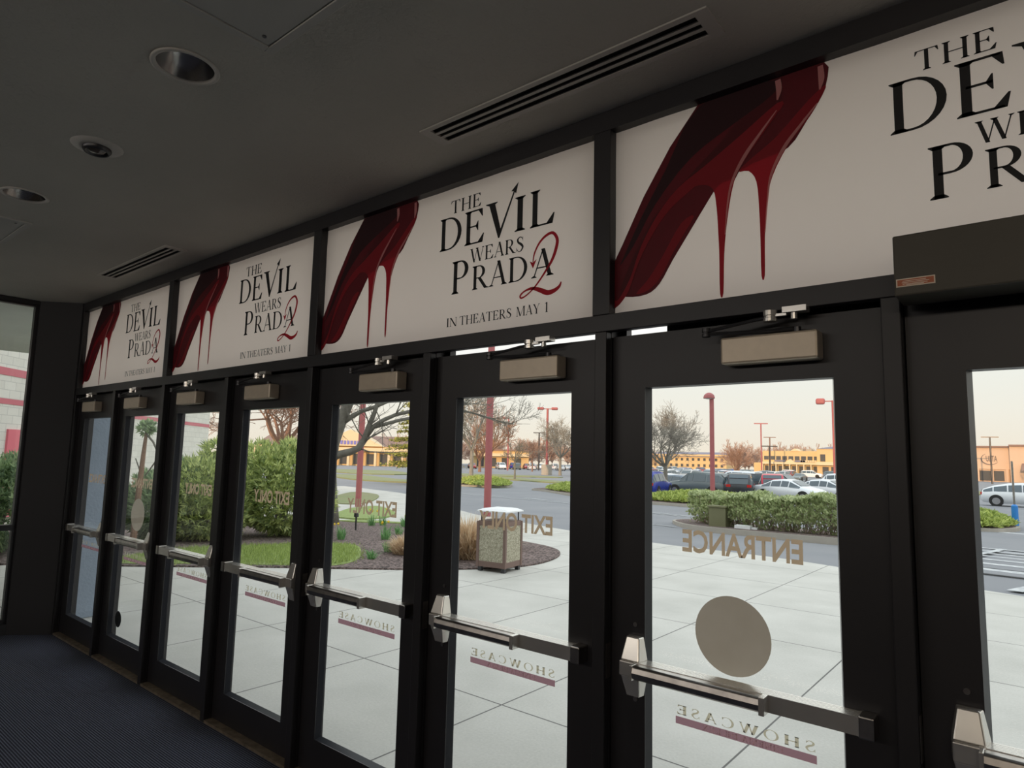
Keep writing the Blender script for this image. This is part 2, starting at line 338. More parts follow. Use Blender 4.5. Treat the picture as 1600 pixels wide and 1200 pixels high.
# ------------------------------------------------------------------ lettering (own serif outlines, built-in sans)
def arc(cx, cy, rx, ry, a0, a1, n=14): return [(cx+rx*cos(radians(a0+(a1-a0)*i/n)), cy+ry*sin(radians(a0+(a1-a0)*i/n))) for i in range(n+1)]
def strip(o, i_): return [[o[k], o[k+1], i_[k+1], i_[k]] for k in range(len(o)-1)]
def ribbon(pts, ws, n=6):
    c = smoothline([(*p, w) for p, w in zip(pts, ws)], n, closed=False); a = []; b = []
    for i, (x, y, w) in enumerate(c):
        x0, y0, _ = c[max(i-1, 0)]; x1, y1, _ = c[min(i+1, len(c)-1)]
        l = hypot(x1-x0, y1-y0) or 1; nx, ny = -(y1-y0)/l, (x1-x0)/l
        a.append((x+nx*w/2, y+ny*w/2)); b.append((x-nx*w/2, y-ny*w/2))
    return strip(a, b)
def glyph_set(TH, TN):
    def foot(x, y, w=.13, up=True, t=TH):
        s_ = 1 if up else -1
        return [[(x-w, y), (x+w, y), (x+w, y+.022*s_), (x+t/2, y+.075*s_), (x-t/2, y+.075*s_), (x-w, y+.022*s_)]]
    def stem(x, y0=0, y1=1, t=TH, w=.13, s0=True, s1=True):
        p = [[(x-t/2, y0), (x+t/2, y0), (x+t/2, y1), (x-t/2, y1)]]
        if s0: p += foot(x, y0, w, True, t)
        if s1: p += foot(x, y1, w, False, t)
        return p
    def bar(x0, y0, x1, y1, t): return [[(x0-t/2, y0), (x0+t/2, y0), (x1+t/2, y1), (x1-t/2, y1)]]
    def hbar(x0, x1, y, t=TN): return [[(x0, y-t/2), (x1, y-t/2), (x1, y+t/2), (x0, y+t/2)]]
    def bowl(x, cy, rx, ry, t=TH): return strip(arc(x, cy, rx, ry, -90, 90), arc(x, cy, rx-t, ry-TN, -90, 90))
    GL = {}
    GL['T'] = (stem(.4, s1=False)+hbar(.04, .76, 1-TN/2)+[[(.04, 1), (.13, .96), (.04, .78), (.015, .78)], [(.76, 1), (.785, .78), (.76, .78), (.67, .96)]], .80)
    GL['H'] = (stem(.16)+stem(.72)+hbar(.16, .72, .5), .88)
    GL['E'] = (stem(.16)+hbar(.16, .6, 1-TN/2)+hbar(.16, .5, .52)+hbar(.16, .62, TN/2)+[[(.47, 1), (.63, 1), (.645, .77), (.62, .77)], [(.48, .66), (.50, .66), (.50, .38), (.48, .38), (.40, .52)], [(.46, 0), (.65, 0), (.70, .26), (.67, .26)]], .72)
    GL['D'] = (stem(.16)+hbar(.16, .36, 1-TN/2)+hbar(.16, .36, TN/2)+bowl(.36, .5, .47, .5), .86)
    GL['I'] = (stem(.16), .32)
    GL['L'] = (stem(.16)+hbar(.16, .6, TN/2)+[[(.44, 0), (.63, 0), (.68, .28), (.65, .28)]], .70)
    GL['P'] = (stem(.16)+hbar(.16, .34, 1-TN/2)+hbar(.16, .34, .46)+strip(arc(.34, .72, .30, .28, -90, 90), arc(.34, .72, .165, .24, -90, 90)), .68)
    GL['R'] = (stem(.16)+hbar(.16, .34, 1-TN/2)+hbar(.16, .36, .48)+strip(arc(.34, .73, .29, .27, -90, 90), arc(.34, .73, .155, .23, -90, 90))+bar(.36, .48, .68, 0, .15)+[[(.60, 0), (.84, 0), (.84, .02), (.72, .06)]], .80)
    GL['A'] = (bar(.10, 0, .42, 1.0, TN)+bar(.68, 0, .42, 1.02, TH)+hbar(.2, .6, .34)+foot(.10, 0, .10, True, TN)+foot(.68, 0, .13), .82)
    GL['V'] = (bar(.42, 0, .12, 1, TH)+bar(.42, 0, .72, 1, TN)+foot(.12, 1, .12, False)+foot(.72, 1, .09, False, TN), .82)
    GL['W'] = (bar(.36, 0, .12, 1, TH)+bar(.36, 0, .60, 1, TN)+bar(.84, 0, .58, 1, TH)+bar(.84, 0, 1.08, 1, TN)+foot(.12, 1, .12, False)+foot(.58, 1, .12, False)+foot(1.08, 1, .09, False, TN), 1.18)
    GL['M'] = (stem(.13, t=TN, w=.10)+stem(.93)+bar(.50, 0, .17, 1, TH)+bar(.50, 0, .88, 1, TN), 1.08)
    GL['N'] = (stem(.13, t=TN, w=.10)+stem(.76, t=TN, s0=False, w=.10)+bar(.72, 0, .14, 1, TH+.02), .88)
    GL['Y'] = (stem(.40, 0, .48, s1=False)+bar(.40, .42, .12, 1, TH)+bar(.42, .42, .68, 1, TN)+foot(.12, 1, .12, False)+foot(.68, 1, .09, False, TN), .80)
    GL['X'] = (bar(.68, 0, .14, 1, TH)+bar(.12, 0, .66, 1, TN)+foot(.12, 0, .10, True, TN)+foot(.68, 0)+foot(.14, 1, .13, False)+foot(.66, 1, .10, False, TN), .80)
    GL['U'] = (stem(.15, .3, 1, s0=False)+stem(.68, .3, 1, t=TN, w=.10, s0=False)+strip(arc(.39, .3, .31, .32, 180, 360), arc(.415, .3, .20, .26, 180, 360)), .82)
    GL['O'] = (strip(arc(.46, .5, .44, .52, 0, 360, 28), arc(.46, .5, .30, .475, 0, 360, 28)), .92)
    GL['C'] = (strip(arc(.48, .5, .44, .52, 45, 315, 22), arc(.50, .5, .31, .475, 50, 310, 22))+[[(.74, .97), (.77, .97), (.77, .70), (.74, .70), (.70, .84)], [(.70, .16), (.76, .24), (.79, .20), (.76, .10)]], .84)
    GL['S'] = (ribbon([(.52, .80), (.42, .95), (.28, .98), (.14, .84), (.20, .64), (.40, .48), (.52, .28), (.40, .05), (.22, .02), (.08, .20)], [.04, .05, .07, .12, .14, .16, .13, .08, .05, .04])+[[(.50, .98), (.53, .98), (.53, .72), (.50, .72)], [(.06, .02), (.09, .02), (.09, .30), (.06, .30)]], .62)
    GL['1'] = (stem(.22, s1=False)+[[(.04, .86), (.155, .90), (.27, 1.02), (.22, 1.02), (.04, .89)]], .42)
    GL[' '] = ([], .30)
    return GL
GL = glyph_set(.135, .045); GLB = glyph_set(.205, .085)
def text_polys(s_, x0, x1, z0, z1, track=.06, gl=None):
    """polygons of a line of serif capitals fitted into the box; x1 < x0 mirrors it"""
    adv = 0; out = []
    for ch in s_:
        ps, w = (gl or GL)[ch]
        out += [[(x+adv, y) for x, y in p] for p in ps]; adv += w+track
    adv -= track; kx = (x1-x0)/adv; kz = z1-z0
    return [[(x0+x*kx, z0+y*kz) for x, y in p] for p in out]
def flat(name, polys, y, m, parent=None, th=0.0):
    g = G()
    for p in polys:
        n = len(p); g.add([(x, y, z) for x, z in p], [tuple(range(n))])
    return obj(name, g, m, parent)
def sans_polys_obj(name, s_, x0, x1, z0, z1, y, m, parent, wt=0.012):
    """built-in sans lettering turned into a mesh fitted in the box; x1 < x0 mirrors it"""
    cu = bpy.data.curves.new('t', 'FONT'); cu.body = s_; cu.resolution_u = 3; cu.offset = wt
    t = bpy.data.objects.new('t', cu); COL.objects.link(t)
    dg = bpy.context.evaluated_depsgraph_get(); me = bpy.data.meshes.new_from_object(t.evaluated_get(dg))
    xs = [v.co.x for v in me.vertices]; ys = [v.co.y for v in me.vertices]
    ax, bx, ay, by = min(xs), max(xs), min(ys), max(ys)
    for v in me.vertices:
        v.co = Vector((x0+(v.co.x-ax)/(bx-ax)*(x1-x0), y, z0+(v.co.y-ay)/(by-ay)*(z1-z0)))
    me.materials.append(K[m]) if not me.materials else None
    me.materials[0] = K[m]
    bpy.data.objects.remove(t); bpy.data.curves.remove(cu)
    o = bpy.data.objects.new(name, me); me.name = name; COL.objects.link(o); o.parent = parent
    return o

# ------------------------------------------------------------------ the entrance hall
CZ = 3.035
XR = 11.0; YB = -6.2
tag(obj('floor', G().box(-.6, XR, YB, .02, -.1, 0), 'carpet'), 'dark navy ribbed carpet along the doors', 'floor', kind='structure')
HX = ((4.9, 5.5, -1.7, -1.10), (1.5, 2.1, -1.7, -1.08))
tag(obj('ceiling', G().box(-.6, XR, YB, -.08, CZ+.09, CZ+.2, 0), 'plaster'), 'grey textured plaster ceiling', 'ceiling', kind='structure')
def ceiling_skin():
    """the visible plaster with real openings for the cans and the slots"""
    bm = bmesh.new()
    holes = []
    for cx, cy, r in ((4.56, -1.25, .100), (2.64, -1.25, .100)):
        holes.append([(cx+r*cos(2*pi*k/28), cy+r*sin(2*pi*k/28)) for k in range(28)])
    for x0, x1, y0, y1 in ((4.93, 6.11, -.405, -.300), (1.16, 2.33, -.385, -.280)):
        holes.append([(x0, y0), (x1, y0), (x1, y1), (x0, y1)])
    outs = [[(-.6, YB), (XR, YB), (XR, -.08), (-.6, -.08)]] + holes
    es = []
    for lp in outs:
        vs = [bm.verts.new((x, y, CZ)) for x, y in lp]
        es += [bm.edges.new((vs[i], vs[(i+1) % len(vs)])) for i in range(len(vs))]
    bmesh.ops.triangle_fill(bm, use_beauty=True, use_dissolve=False, edges=es)
    inside = []
    for f in bm.faces:
        c = f.calc_center_median()
        for i, h in enumerate(holes):
            hx = sum(p[0] for p in h)/len(h); hy = sum(p[1] for p in h)/len(h)
            rx = max(abs(p[0]-hx) for p in h); ry = max(abs(p[1]-hy) for p in h)
            if i < 2 and hypot(c.x-hx, c.y-hy) < rx*.97: inside.append(f)
            elif i >= 2 and abs(c.x-hx) < rx and abs(c.y-hy) < ry: inside.append(f)
    bmesh.ops.delete(bm, geom=list(set(inside)), context='FACES')
    me = bpy.data.meshes.new('ceiling_plaster'); bm.to_mesh(me); bm.free(); me.materials.append(K['plaster'])
    o = bpy.data.objects.new('ceiling_plaster', me); COL.objects.link(o); o.parent = bpy.data.objects['ceiling']
ceiling_skin()
# walls
for x0_, x1_ in ((6.65, 9.75), (-.35, 5.65)):
    tag(obj('fill_light_housing', G().box(x0_, x1_, -6.2, -6.04, 2.72, 2.99), 'ventwhite'), 'long housing added behind a fill light at the back wall', 'light fitting', kind='structure')  # housings added to go with the fill lights, out of view
tag(obj('wall_back', G().box(-.6, XR, YB-.15, YB, 0, CZ+.2), 'lobbywall'), 'plain wall at the back of the entrance hall', 'wall', kind='structure')
tag(obj('wall_right', G().box(XR, XR+.15, YB, .02, 0, CZ+.2), 'darkwall'), 'dark wall at the right end of the hall', 'wall', kind='structure')
wl = G(); XL = -.40
wl.box(XL-.12, XL, YB, -1.85, 0, CZ+.1)
wl.box(XL-.12, XL, -1.85, -.33, 0, .09); wl.box(XL-.12, XL, -1.85, -.33, 3.0, CZ+.1)
wl.add([(XL, -.37, 0), (-.15, -.10, 0), (-.15, .06, 0), (XL-.12, .06, 0), (XL-.12, -.37, 0), (XL, -.37, CZ+.05), (-.15, -.10, CZ+.05), (-.15, .06, CZ+.05), (XL-.12, .06, CZ+.05), (XL-.12, -.37, CZ+.05)],
       [(0, 1, 6, 5), (1, 2, 7, 6), (2, 3, 8, 7), (3, 4, 9, 8), (4, 0, 5, 9), (5, 6, 7, 8, 9)])
tag(obj('wall_left', wl, 'darkwall'), 'dark left end wall with angled corner pilaster', 'wall', kind='structure')
w1 = tag(obj('window_1', G().box(XL-.09, XL-.03, -1.85, -.37, .09, .13).box(XL-.09, XL-.03, -1.85, -.37, 2.98, 3.0).box(XL-.09, XL-.03, -.40, -.37, .13, 2.98)
    .box(XL-.09, XL-.03, -1.85, -1.80, .13, 2.98).box(XL-.10, XL-.02, -1.80, -.40, .915, .965), 'paint'), 'tall black framed window in the left end wall', 'window', kind='structure')
obj('pane', G().box(XL-.064, XL-.058, -1.80, -.40, .13, .915).box(XL-.064, XL-.058, -1.80, -.40, .965, 2.98), 'glass', w1)

# facade frame: header, transom bar and mullions
AW, BW, GW = .9536, 1.9126, .6355
GLX = [((k)//2)*BW+(AW if k % 2 else 0) for k in range(8)]; GLX[7] = 6.705
XE = 10.9
tag(obj('trim_1', G().box(-.2, XE, -.09, .08, 2.956, CZ+.1), 'paint'), 'black header beam where the doors meet the ceiling', 'trim', kind='structure')
tag(obj('trim_2', G().box(-.2, XE, -.09, -.052, 2.157, 2.222).box(-.2, XE, -.052, .08, 2.192, 2.222), 'paint', bevel=.002), 'black transom bar above the doors', 'trim', kind='structure')
mull = [-.157] + [(GLX[k]+GW+GLX[k+1])/2 for k in range(7)] + [7.50, 8.45, 9.4, 10.35]
nt_ = 3
for i, c in enumerate(mull):
    high = (i % 2 == 0) or i > 8
    g = G().box(c-.025, c+.025, -.09, -.052, 0, 2.157).box(c-.025, c+.025, -.052, .08, 0, 2.192)
    if high: g.box(c-.038, c+.038, -.09, .08, 2.222, 2.956)
    lab = 'black mullion at the left corner of the door row' if i == 0 else ('black mullion between two doors, number %d of the row' % i)
    tag(obj('trim_%d' % nt_, g, 'paint', bevel=.003), lab, 'mullion', kind='structure'); nt_ += 1
# stops behind the leaves (door 6 and part of door 7 have lost theirs and let a slit of daylight in)
for k in range(8):
    a = mull[k]+.025; b = mull[k+1]-.025
    g = G()
    g.box(a, a+.03, .012, .05, 0, 2.192); g.box(b-.03, b, .012, .05, 0, 2.192)
    if k == 6: g.box(5.80, b, .012, .05, 2.11, 2.192)
    elif k != 5: g.box(a, b, .012, .05, 2.11, 2.192)
    g.box(a, b, -.088, .09, 0, .016, 1)
    tag(obj('trim_%d' % nt_, g, ['paint', 'threshold']), 'door stop and worn brass threshold of door %d' % (k+1), 'threshold', kind='structure'); nt_ += 1
# transom glass over each bay
for i, (a, b) in enumerate(((-.132, 1.745), (1.78, 3.655), (3.69, 5.57), (5.60, 7.49), (7.52, XE))):
    tag(obj('window_%d' % (i+2), G().box(a, b, -.035, -.029, 2.222, 2.956), 'tglass'), 'transom pane above bay %d of the doors' % (i+1), 'window', kind='structure')

# ------------------------------------------------------------------ doors with panic bars and closers
def knob(g, x, y, z0, z1, r): g.lathe([(0.0001, z0), (r, z0), (r, z0+.3*(z1-z0)), (r*.86, z0+.36*(z1-z0)), (r*.86, z0+.5*(z1-z0)), (r, z0+.56*(z1-z0)), (r, z1), (.0001, z1)], (x, y, 0), 16)
door_words = ['ENTRANCE', 'ENTRANCE', 'EXIT ONLY', 'EXIT ONLY', 'EXIT ONLY', 'EXIT ONLY', 'ENTRANCE', None]
ord_ = ['first', 'second', 'third', 'fourth', 'fifth', 'sixth', 'seventh', 'eighth']
for k in range(8):
    gx = GLX[k]; a = mull[k]+.028; b = mull[k+1]-.028; z0, z1 = .022, (2.1405 if k in (5, 6) else 2.148)
    gb, gt = .191, 1.941; F, B = -.042, .008
    D = thing('door_%d' % (k+1), 'black framed glass door, %s from the left of the row' % ord_[k], 'door', (0, 0, 0), kind='structure')
    g = G().box(a, gx, F, B, z0, z1).box(gx+GW, b, F, B, z0, z1).box(gx, gx+GW, F, B, z0, gb).box(gx, gx+GW, F, B, gt, z1)
    obj('door_frame', g, 'paint', D)
    st = G()
    for s_ in (gx, gx+GW):
        d_ = .011 if s_ == gx else -.011
        st.add([(s_, F+.004, gb), (s_+d_, -.008, gb), (s_, -.008, gb), (s_, F+.004, gt), (s_+d_, -.008, gt), (s_, -.008, gt)], [(0, 1, 4, 3), (1, 2, 5, 4), (0, 3, 5, 2)])
    st.add([(gx, F+.004, gb), (gx, -.008, gb+.011), (gx, -.008, gb), (gx+GW, F+.004, gb), (gx+GW, -.008, gb+.011), (gx+GW, -.008, gb)], [(0, 3, 4, 1), (1, 4, 5, 2)])
    obj('glazing_stop', st, 'stop', D)
    gl = obj('glass_pane', G().box(gx, gx+GW, -.006, 0, gb, gt), 'glass', D)
    w = door_words[k]
    if w:
        sans_polys_obj('entrance_lettering' if w[1] == 'N' else 'exit_lettering', w, gx+.522, gx+.122, 1.364, 1.442, .0015, 'decal', D, .026)
    # cinema name under the bar
    flat('cinema_name', text_polys('SHOWCASE', gx+.545, gx+.097, .820, .850, .26, GLB), .0015, 'decalw', D)
    flat('name_stripe', [[(gx+.094, .788), (gx+.546, .788), (gx+.546, .812), (gx+.094, .812)]], .0015, 'decalp', D)
    flat('stripe_lettering', text_polys('CINEMA DE LUX', gx+.45, gx+.19, .7925, .8075, .14, GLB), .0008, 'decall', D)
    if k == 6: flat('round_sticker', [arc(6.035, 1.113, .126, .126, 0, 360, 48)[:-1]], -.0072, 'sticker', D)
    if k == 1:
        flat('round_sticker', [arc(1.25, 1.155, .126, .126, 0, 360, 48)[:-1]], .0018, 'sticker', D)
        flat('small_black_sticker', [arc(1.047, .32, .062, .062, 0, 360, 32)[:-1]], .0018, 'ink', D)
    # panic bar; latch side left for doors 5 to 8, right for 1 to 4
    left = k >= 4; s_ = 1 if left else -1
    X0 = gx-.062 if left else gx+.75
    def X(t): return X0+s_*t
    def bx(g, t0, t1, *r): g.box(min(X(t0), X(t1)), max(X(t0), X(t1)), *r); return g
    rail = G(); bx(rail, .05, .765, -.098, F, .935, .986)
    for q in range(5): bx(rail, .052, .763, -.094+q*.0105, -.089+q*.0105, .986, .9864)
    P = obj('panic_bar', rail, 'alu', D, bevel=.003)
    g = G()
    pr = [(-.098, .937), (-.122, .937), (-.134, .945), (-.137, .962), (-.132, .979), (-.124, .984), (-.098, .984)]
    n = len(pr); xa, xb = X(.06), X(.50)
    g.add([(xa, y, z) for y, z in pr]+[(xb, y, z) for y, z in pr], [tuple(range(n)), tuple(range(2*n-1, n-1, -1))]+[(i, i+n, (i+1) % n+n, (i+1) % n) for i in range(n)])
    obj('push_pad', g, 'aludark', P, bevel=.002)
    obj('pad_end_trim', bx(bx(G(), .485, .502, -.139, -.098, .934, .987), .052, .062, -.137, -.098, .935, .986), 'alu', P, bevel=.002)
    obj('end_cap', bx(G(), .745, .785, -.101, F, .930, .990), 'aludark', P, bevel=.004)
    lc = G()
    w0, w1_ = .030, .044
    cx = X(.03)
    for za, zb, wa, wb, da, db in ((.985, 1.062, w1_, w0, .052, .030), (.935, .985, w1_, w1_, .062, .062), (.862, .935, w0, w1_, .030, .052)):
        lc.add([(cx-wa, F, za), (cx+wa, F, za), (cx+wa*.8, F-da, za), (cx-wa*.8, F-da, za), (cx-wb, F, zb), (cx+wb, F, zb), (cx+wb*.8, F-db, zb), (cx-wb*.8, F-db, zb)],
               [(0, 1, 2, 3), (7, 6, 5, 4), (3, 2, 6, 7), (1, 5, 6, 2), (0, 3, 7, 4), (0, 4, 5, 1)])
    obj('latch_case', lc, 'alu', P, bevel=.004)
    if left:
        sc = G()
        for z in (1.098, .846): sc.cyl((cx-.004, F+.002, z), (cx-.004, F-.004, z), .008, 12)
        obj('screw_head', sc, 'aludark', P)
        obj('strike_plate', G().box(a-.004, a-.001, F-.035, F-.005, .90, 1.02), 'aludark', D)
    if k < 7:
        cx0 = gx+.31 if left else gx+.115
        C_ = obj('door_closer', G().box(cx0, cx0+.30, -.108, F, 1.995, 2.083), 'closer', D, bevel=.007)
        g = G(); xp = cx0+.235; xe = cx0-.04; xs = cx0+.165
        g.cyl((xp, -.078, 2.08), (xp, -.078, 2.10), .012, 12)
        g.tube([(xp, -.078, 2.096), (cx0+.15, -.084, 2.094), (xe, -.125, 2.096)], .007, 8)
        g.tube([(xe, -.125, 2.106), (xs-.05, -.118, 2.128), (xs, -.115, 2.132)], .006, 8)
        knob(g, xe, -.125, 2.088, 2.116, .014)
        obj('closer_arm', g, 'darkmetal', C_, smooth=False)
        g = G(); knob(g, xs, -.115, 2.118, 2.152, .021); g.box(xs+.018, xs+.05, -.122, -.108, 2.132, 2.140)
        g.box(cx0+.205, cx0+.275, -.128, -.088, 2.140, 2.158); g.cyl((cx0+.235, -.11, 2.12), (cx0+.235, -.11, 2.142), .010, 12)
        obj('arm_bracket', g, 'alu', C_)

# automatic operator box over door 8
OB = tag(obj('door_operator', G().box(6.572, 7.48, -.225, -.088, 2.125, 2.29), 'opbox', bevel=.004), 'brown metal automatic door operator box above the rightmost door', 'door operator')
lbx = obj('warning_label', G().box(6.577, 6.665, -.2265, -.2245, 2.148, 2.170), 'cream', OB)
obj('label_field', G().box(6.580, 6.662, -.2270, -.2262, 2.151, 2.167), 'orange', lbx)
g = G()
for z, x0, x1 in ((2.163, .592, .645), (2.159, .590, .652), (2.155, .592, .648), (2.1525, .60, .64)): g.box(6+x0, 6+x1, -.2274, -.2268, z-.0009, z+.0007)
obj('label_print', g, 'cream', lbx)

# ------------------------------------------------------------------ banners
def art(ps, ox): return [(x+ox, z) for x, z in ps]
banner_lab = ['white cinema banner with red heels at the far left end, above the first two doors',
              'white cinema banner with red heels above the third and fourth doors',
              'white cinema banner with red heels above the fifth and sixth doors, in the middle',
              'largest looking white cinema banner with red heels, cut off by the right edge']
def banner(i):
    ox = i*BW-.012
    T0, B0 = 2.958, 2.220; x0, x1 = ox-.128, ox+1.722
    # slightly buckled sheet, hung on the room side of the transom glass
    g = G(); nx, nz = 40, 14
    for a in range(nx+1):
        for b in range(nz+1):
            u = a/nx; v = b/nz
            g.v.append((x0+(x1-x0)*u, -.0465-.0012*sin(u*19+i)*sin(v*5+2*i)-.001*sin(u*41+v*9), B0+(T0-B0)*v))
    for a in range(nx):
        for b in range(nz):
            q = a*(nz+1)+b; g.f.append((q, q+nz+1, q+nz+2, q+1)); g.mi.append(0)
    R = tag(obj('cinema_banner', g, 'paper', smooth=True), banner_lab[i], 'banner', 'cinema banners in the transoms')
    Y = -.0500
    def Z(z): return z-.017
    def A(ps): return [(x+ox, Z(z)) for x, z in ps]
    # headline
    L_ = []
    def tx(s_, a, b, c, d, tr=.06): return [A(p) for p in text_polys(s_, a, b, c, d, tr)]
    L_ += tx('THE', .895, 1.092, 2.844, 2.908)
    L_ += tx('D', .822, .976, 2.670, 2.830); L_ += tx('E', .986, 1.118, 2.668, 2.830)
    L_ += tx('I', 1.288, 1.360, 2.674, 2.830); L_ += tx('L', 1.374, 1.514, 2.672, 2.834)
    L_ += [A(p) for p in ([(1.122, 2.838), (1.192, 2.838), (1.192, 2.834), (1.178, 2.828), (1.213, 2.708), (1.284, 2.862), (1.292, 2.860), (1.208, 2.666), (1.200, 2.666), (1.143, 2.826), (1.122, 2.834)],
                          [(1.312, 2.900), (1.299, 2.850), (1.287, 2.862), (1.270, 2.866)])]
    L_ += tx('WEARS', 1.031, 1.350, 2.580, 2.646, .03)
    L_ += tx('P', .913, 1.030, 2.447, 2.604); L_ += tx('RAD', 1.046, 1.374, 2.449, 2.560, .03); L_ += tx('A', 1.392, 1.511, 2.449, 2.568)
    flat('title_lettering', L_, Y-.0006, 'ink', R)
    for wd_, xa_, xb_ in (('IN', .891, .961), ('THEATERS', .976, 1.289), ('MAY', 1.314, 1.443), ('1', 1.466, 1.487)):
        flat('date_lettering', tx(wd_, xa_, xb_, 2.294, 2.336, .03), Y-.0006, 'ink', R)
    two = ribbon([(1.401, 2.520), (1.408, 2.556), (1.432, 2.596), (1.466, 2.622), (1.503, 2.628), (1.526, 2.596), (1.520, 2.555), (1.500, 2.510), (1.464, 2.464), (1.428, 2.424), (1.395, 2.396), (1.362, 2.377), (1.340, 2.372), (1.336, 2.384), (1.360, 2.400), (1.400, 2.406), (1.440, 2.393), (1.480, 2.376), (1.515, 2.380), (1.540, 2.394), (1.549, 2.412)],
                 [.005, .008, .010, .012, .013, .015, .016, .014, .010, .008, .007, .007, .008, .009, .008, .013, .020, .022, .018, .013, .006], 5)
    two += [[(1.402, 2.492), (1.383, 2.526), (1.400, 2.518), (1.421, 2.530)]]
    flat('numeral', [A(p) for p in two], Y-.0012, 'redink', R)
    # a pair of plain stilettos, printed flat
    def F_(name, ps, dy, m, par): return flat(name, ps, Y-dy, m, par)
    def sm(ps, n=4): return smoothline(ps, n)
    far = sm([(-.06, 2.305), (.022, 2.303), (.075, 2.335), (.127, 2.414), (.188, 2.50), (.247, 2.583), (.30, 2.65), (.37, 2.682), (.43, 2.70), (.535, 2.72), (.593, 2.791), (.634, 2.848), (.655, 2.895), (.652, 2.9725), (.50, 2.9725), (.30, 2.80), (.06, 2.60), (-.05, 2.42), (-.09, 2.33)], 3)
    s2 = F_('far_shoe_print', [A(far)], .0003, 'shoe1', R)
    F_('far_heel', [A(sm([(.37, 2.684), (.406, 2.675), (.431, 2.631), (.438, 2.537), (.4405, 2.432), (.4415, 2.305), (.4525, 2.305), (.455, 2.432), (.464, 2.549), (.483, 2.635), (.535, 2.729), (.593, 2.791), (.634, 2.848), (.655, 2.895), (.60, 2.86), (.50, 2.77), (.42, 2.72)], 3))], .0005, 'shoe2', s2)
    F_('far_shoe_shine', [A(p) for p in ribbon([(.640, 2.965), (.642, 2.92), (.636, 2.885)], [.016, .018, .004])], .0008, 'shoe4', s2)
    F_('far_heel_shine', [A(p) for p in ribbon([(.628, 2.842), (.575, 2.785), (.523, 2.725), (.480, 2.645), (.466, 2.56), (.456, 2.45)], [.004, .009, .012, .008, .005, .003])], .0008, 'shoe4', s2)
    F_('far_sole', [A(sm([(-.02, 2.312), (.03, 2.318), (.08, 2.36), (.14, 2.46), (.21, 2.56), (.16, 2.545), (.09, 2.44), (.03, 2.36)], 3))], .0005, 'shoe2', s2)
    near = [(.227, 2.9725), (.119, 2.846), (.011, 2.681), (-.078, 2.514), (-.116, 2.447), (-.116, 2.262), (-.089, 2.283), (-.044, 2.335), (-.005, 2.438), (.054, 2.538), (.118, 2.614), (.199, 2.663), (.248, 2.676), (.281, 2.655), (.36, 2.66), (.398, 2.724), (.46, 2.798), (.509, 2.861), (.523, 2.906), (.522, 2.9725)]
    s1 = F_('near_shoe_print', [A(near)], .0010, 'shoe1', R)
    F_('near_shoe_side', [A(sm([(-.114, 2.30), (-.095, 2.30), (-.045, 2.375), (.00, 2.49), (.07, 2.60), (.15, 2.68), (.25, 2.735), (.38, 2.81), (.505, 2.885), (.515, 2.86), (.40, 2.785), (.29, 2.715), (.19, 2.655), (.115, 2.605), (.05, 2.53), (-.01, 2.43), (-.05, 2.33), (-.09, 2.28), (-.114, 2.272)], 3))], .0013, 'shoe2', s1)
    F_('near_shoe_shadow', [A(sm([(.235, 2.968), (.50, 2.968), (.49, 2.92), (.36, 2.86), (.20, 2.78), (.06, 2.64), (-.03, 2.50), (-.09, 2.43), (-.075, 2.46), (.00, 2.60), (.10, 2.76)], 3))], .0013, 'shoe3', s1)
    F_('near_heel', [A(sm([(.199, 2.672), (.245, 2.668), (.281, 2.642), (.293, 2.572), (.298, 2.476), (.3005, 2.40), (.3015, 2.266), (.3135, 2.266), (.318, 2.40), (.331, 2.525), (.356, 2.651), (.398, 2.724), (.46, 2.798), (.512, 2.865), (.44, 2.82), (.34, 2.755), (.26, 2.71)], 3))], .0016, 'shoe2', s1)
    F_('near_shoe_shine', [A(p) for p in ribbon([(.508, 2.965), (.511, 2.93), (.505, 2.895)], [.018, .018, .005])], .0019, 'shoe4', s1)
    F_('near_heel_shine', [A(p) for p in ribbon([(.502, 2.860), (.445, 2.795), (.392, 2.730), (.350, 2.655), (.332, 2.575), (.322, 2.47)], [.003, .009, .013, .009, .006, .003])], .0019, 'shoe4', s1)
for i in range(4): banner(i)

# ------------------------------------------------------------------ things in the ceiling
def vent(x0, x1, y0, y1, lab):
    z = CZ
    R = thing('linear_vent', lab, 'vent', ((x0+x1)/2, (y0+y1)/2, z), group='linear vents in the ceiling')
    hx = (x1-x0)/2; hy = (y1-y0)/2; fx, fy = .045, .022
    g = G().box(-hx, hx, -hy, -hy+fy, -.006, .001).box(-hx, hx, hy-fy, hy, -.006, .001).box(-hx, -hx+fx, -hy+fy, hy-fy, -.006, .001).box(hx-fx, hx, -hy+fy, hy-fy, -.006, .001)
    obj('vent_frame', g, 'ventwhite', R)
    n = 3; iw = 2*(hy-fy)/n
    for q in range(1, n): obj('slat', G().box(-hx+fx, hx-fx, -hy+fy+q*iw-.0075, -hy+fy+q*iw+.0075, -.005, .000), 'ventwhite', R)
    obj('slot_shade_sheet', G().box(-hx+fx-.01, hx-fx+.01, -hy+fy-.01, hy-fy+.01, .006, .012), 'slotshade', R)  # black sheet close above the slots stands in for the shade inside
vent(4.885, 6.145, -.427, -.278, 'long three-slot white ceiling vent in front of the middle banners')
vent(1.115, 2.375, -.407, -.258, 'smaller looking three-slot ceiling vent above the two leftmost banners')
def downlight(x, y, lab):
    R = thing('recessed_downlight', lab, 'downlight', (x, y, CZ), group='recessed ceiling lights')
    obj('trim_ring', G().lathe([(.098, .004), (.112, -.001), (.113, -.005), (.106, -.008), (.096, -.006), (.094, .004)], n=40), 'ventwhite', R, smooth=True)
    obj('reflector', G().lathe([(.095, .0), (.085, .03), (.066, .06), (.045, .078), (.0001, .084)], n=40), 'reflector', R, smooth=True)
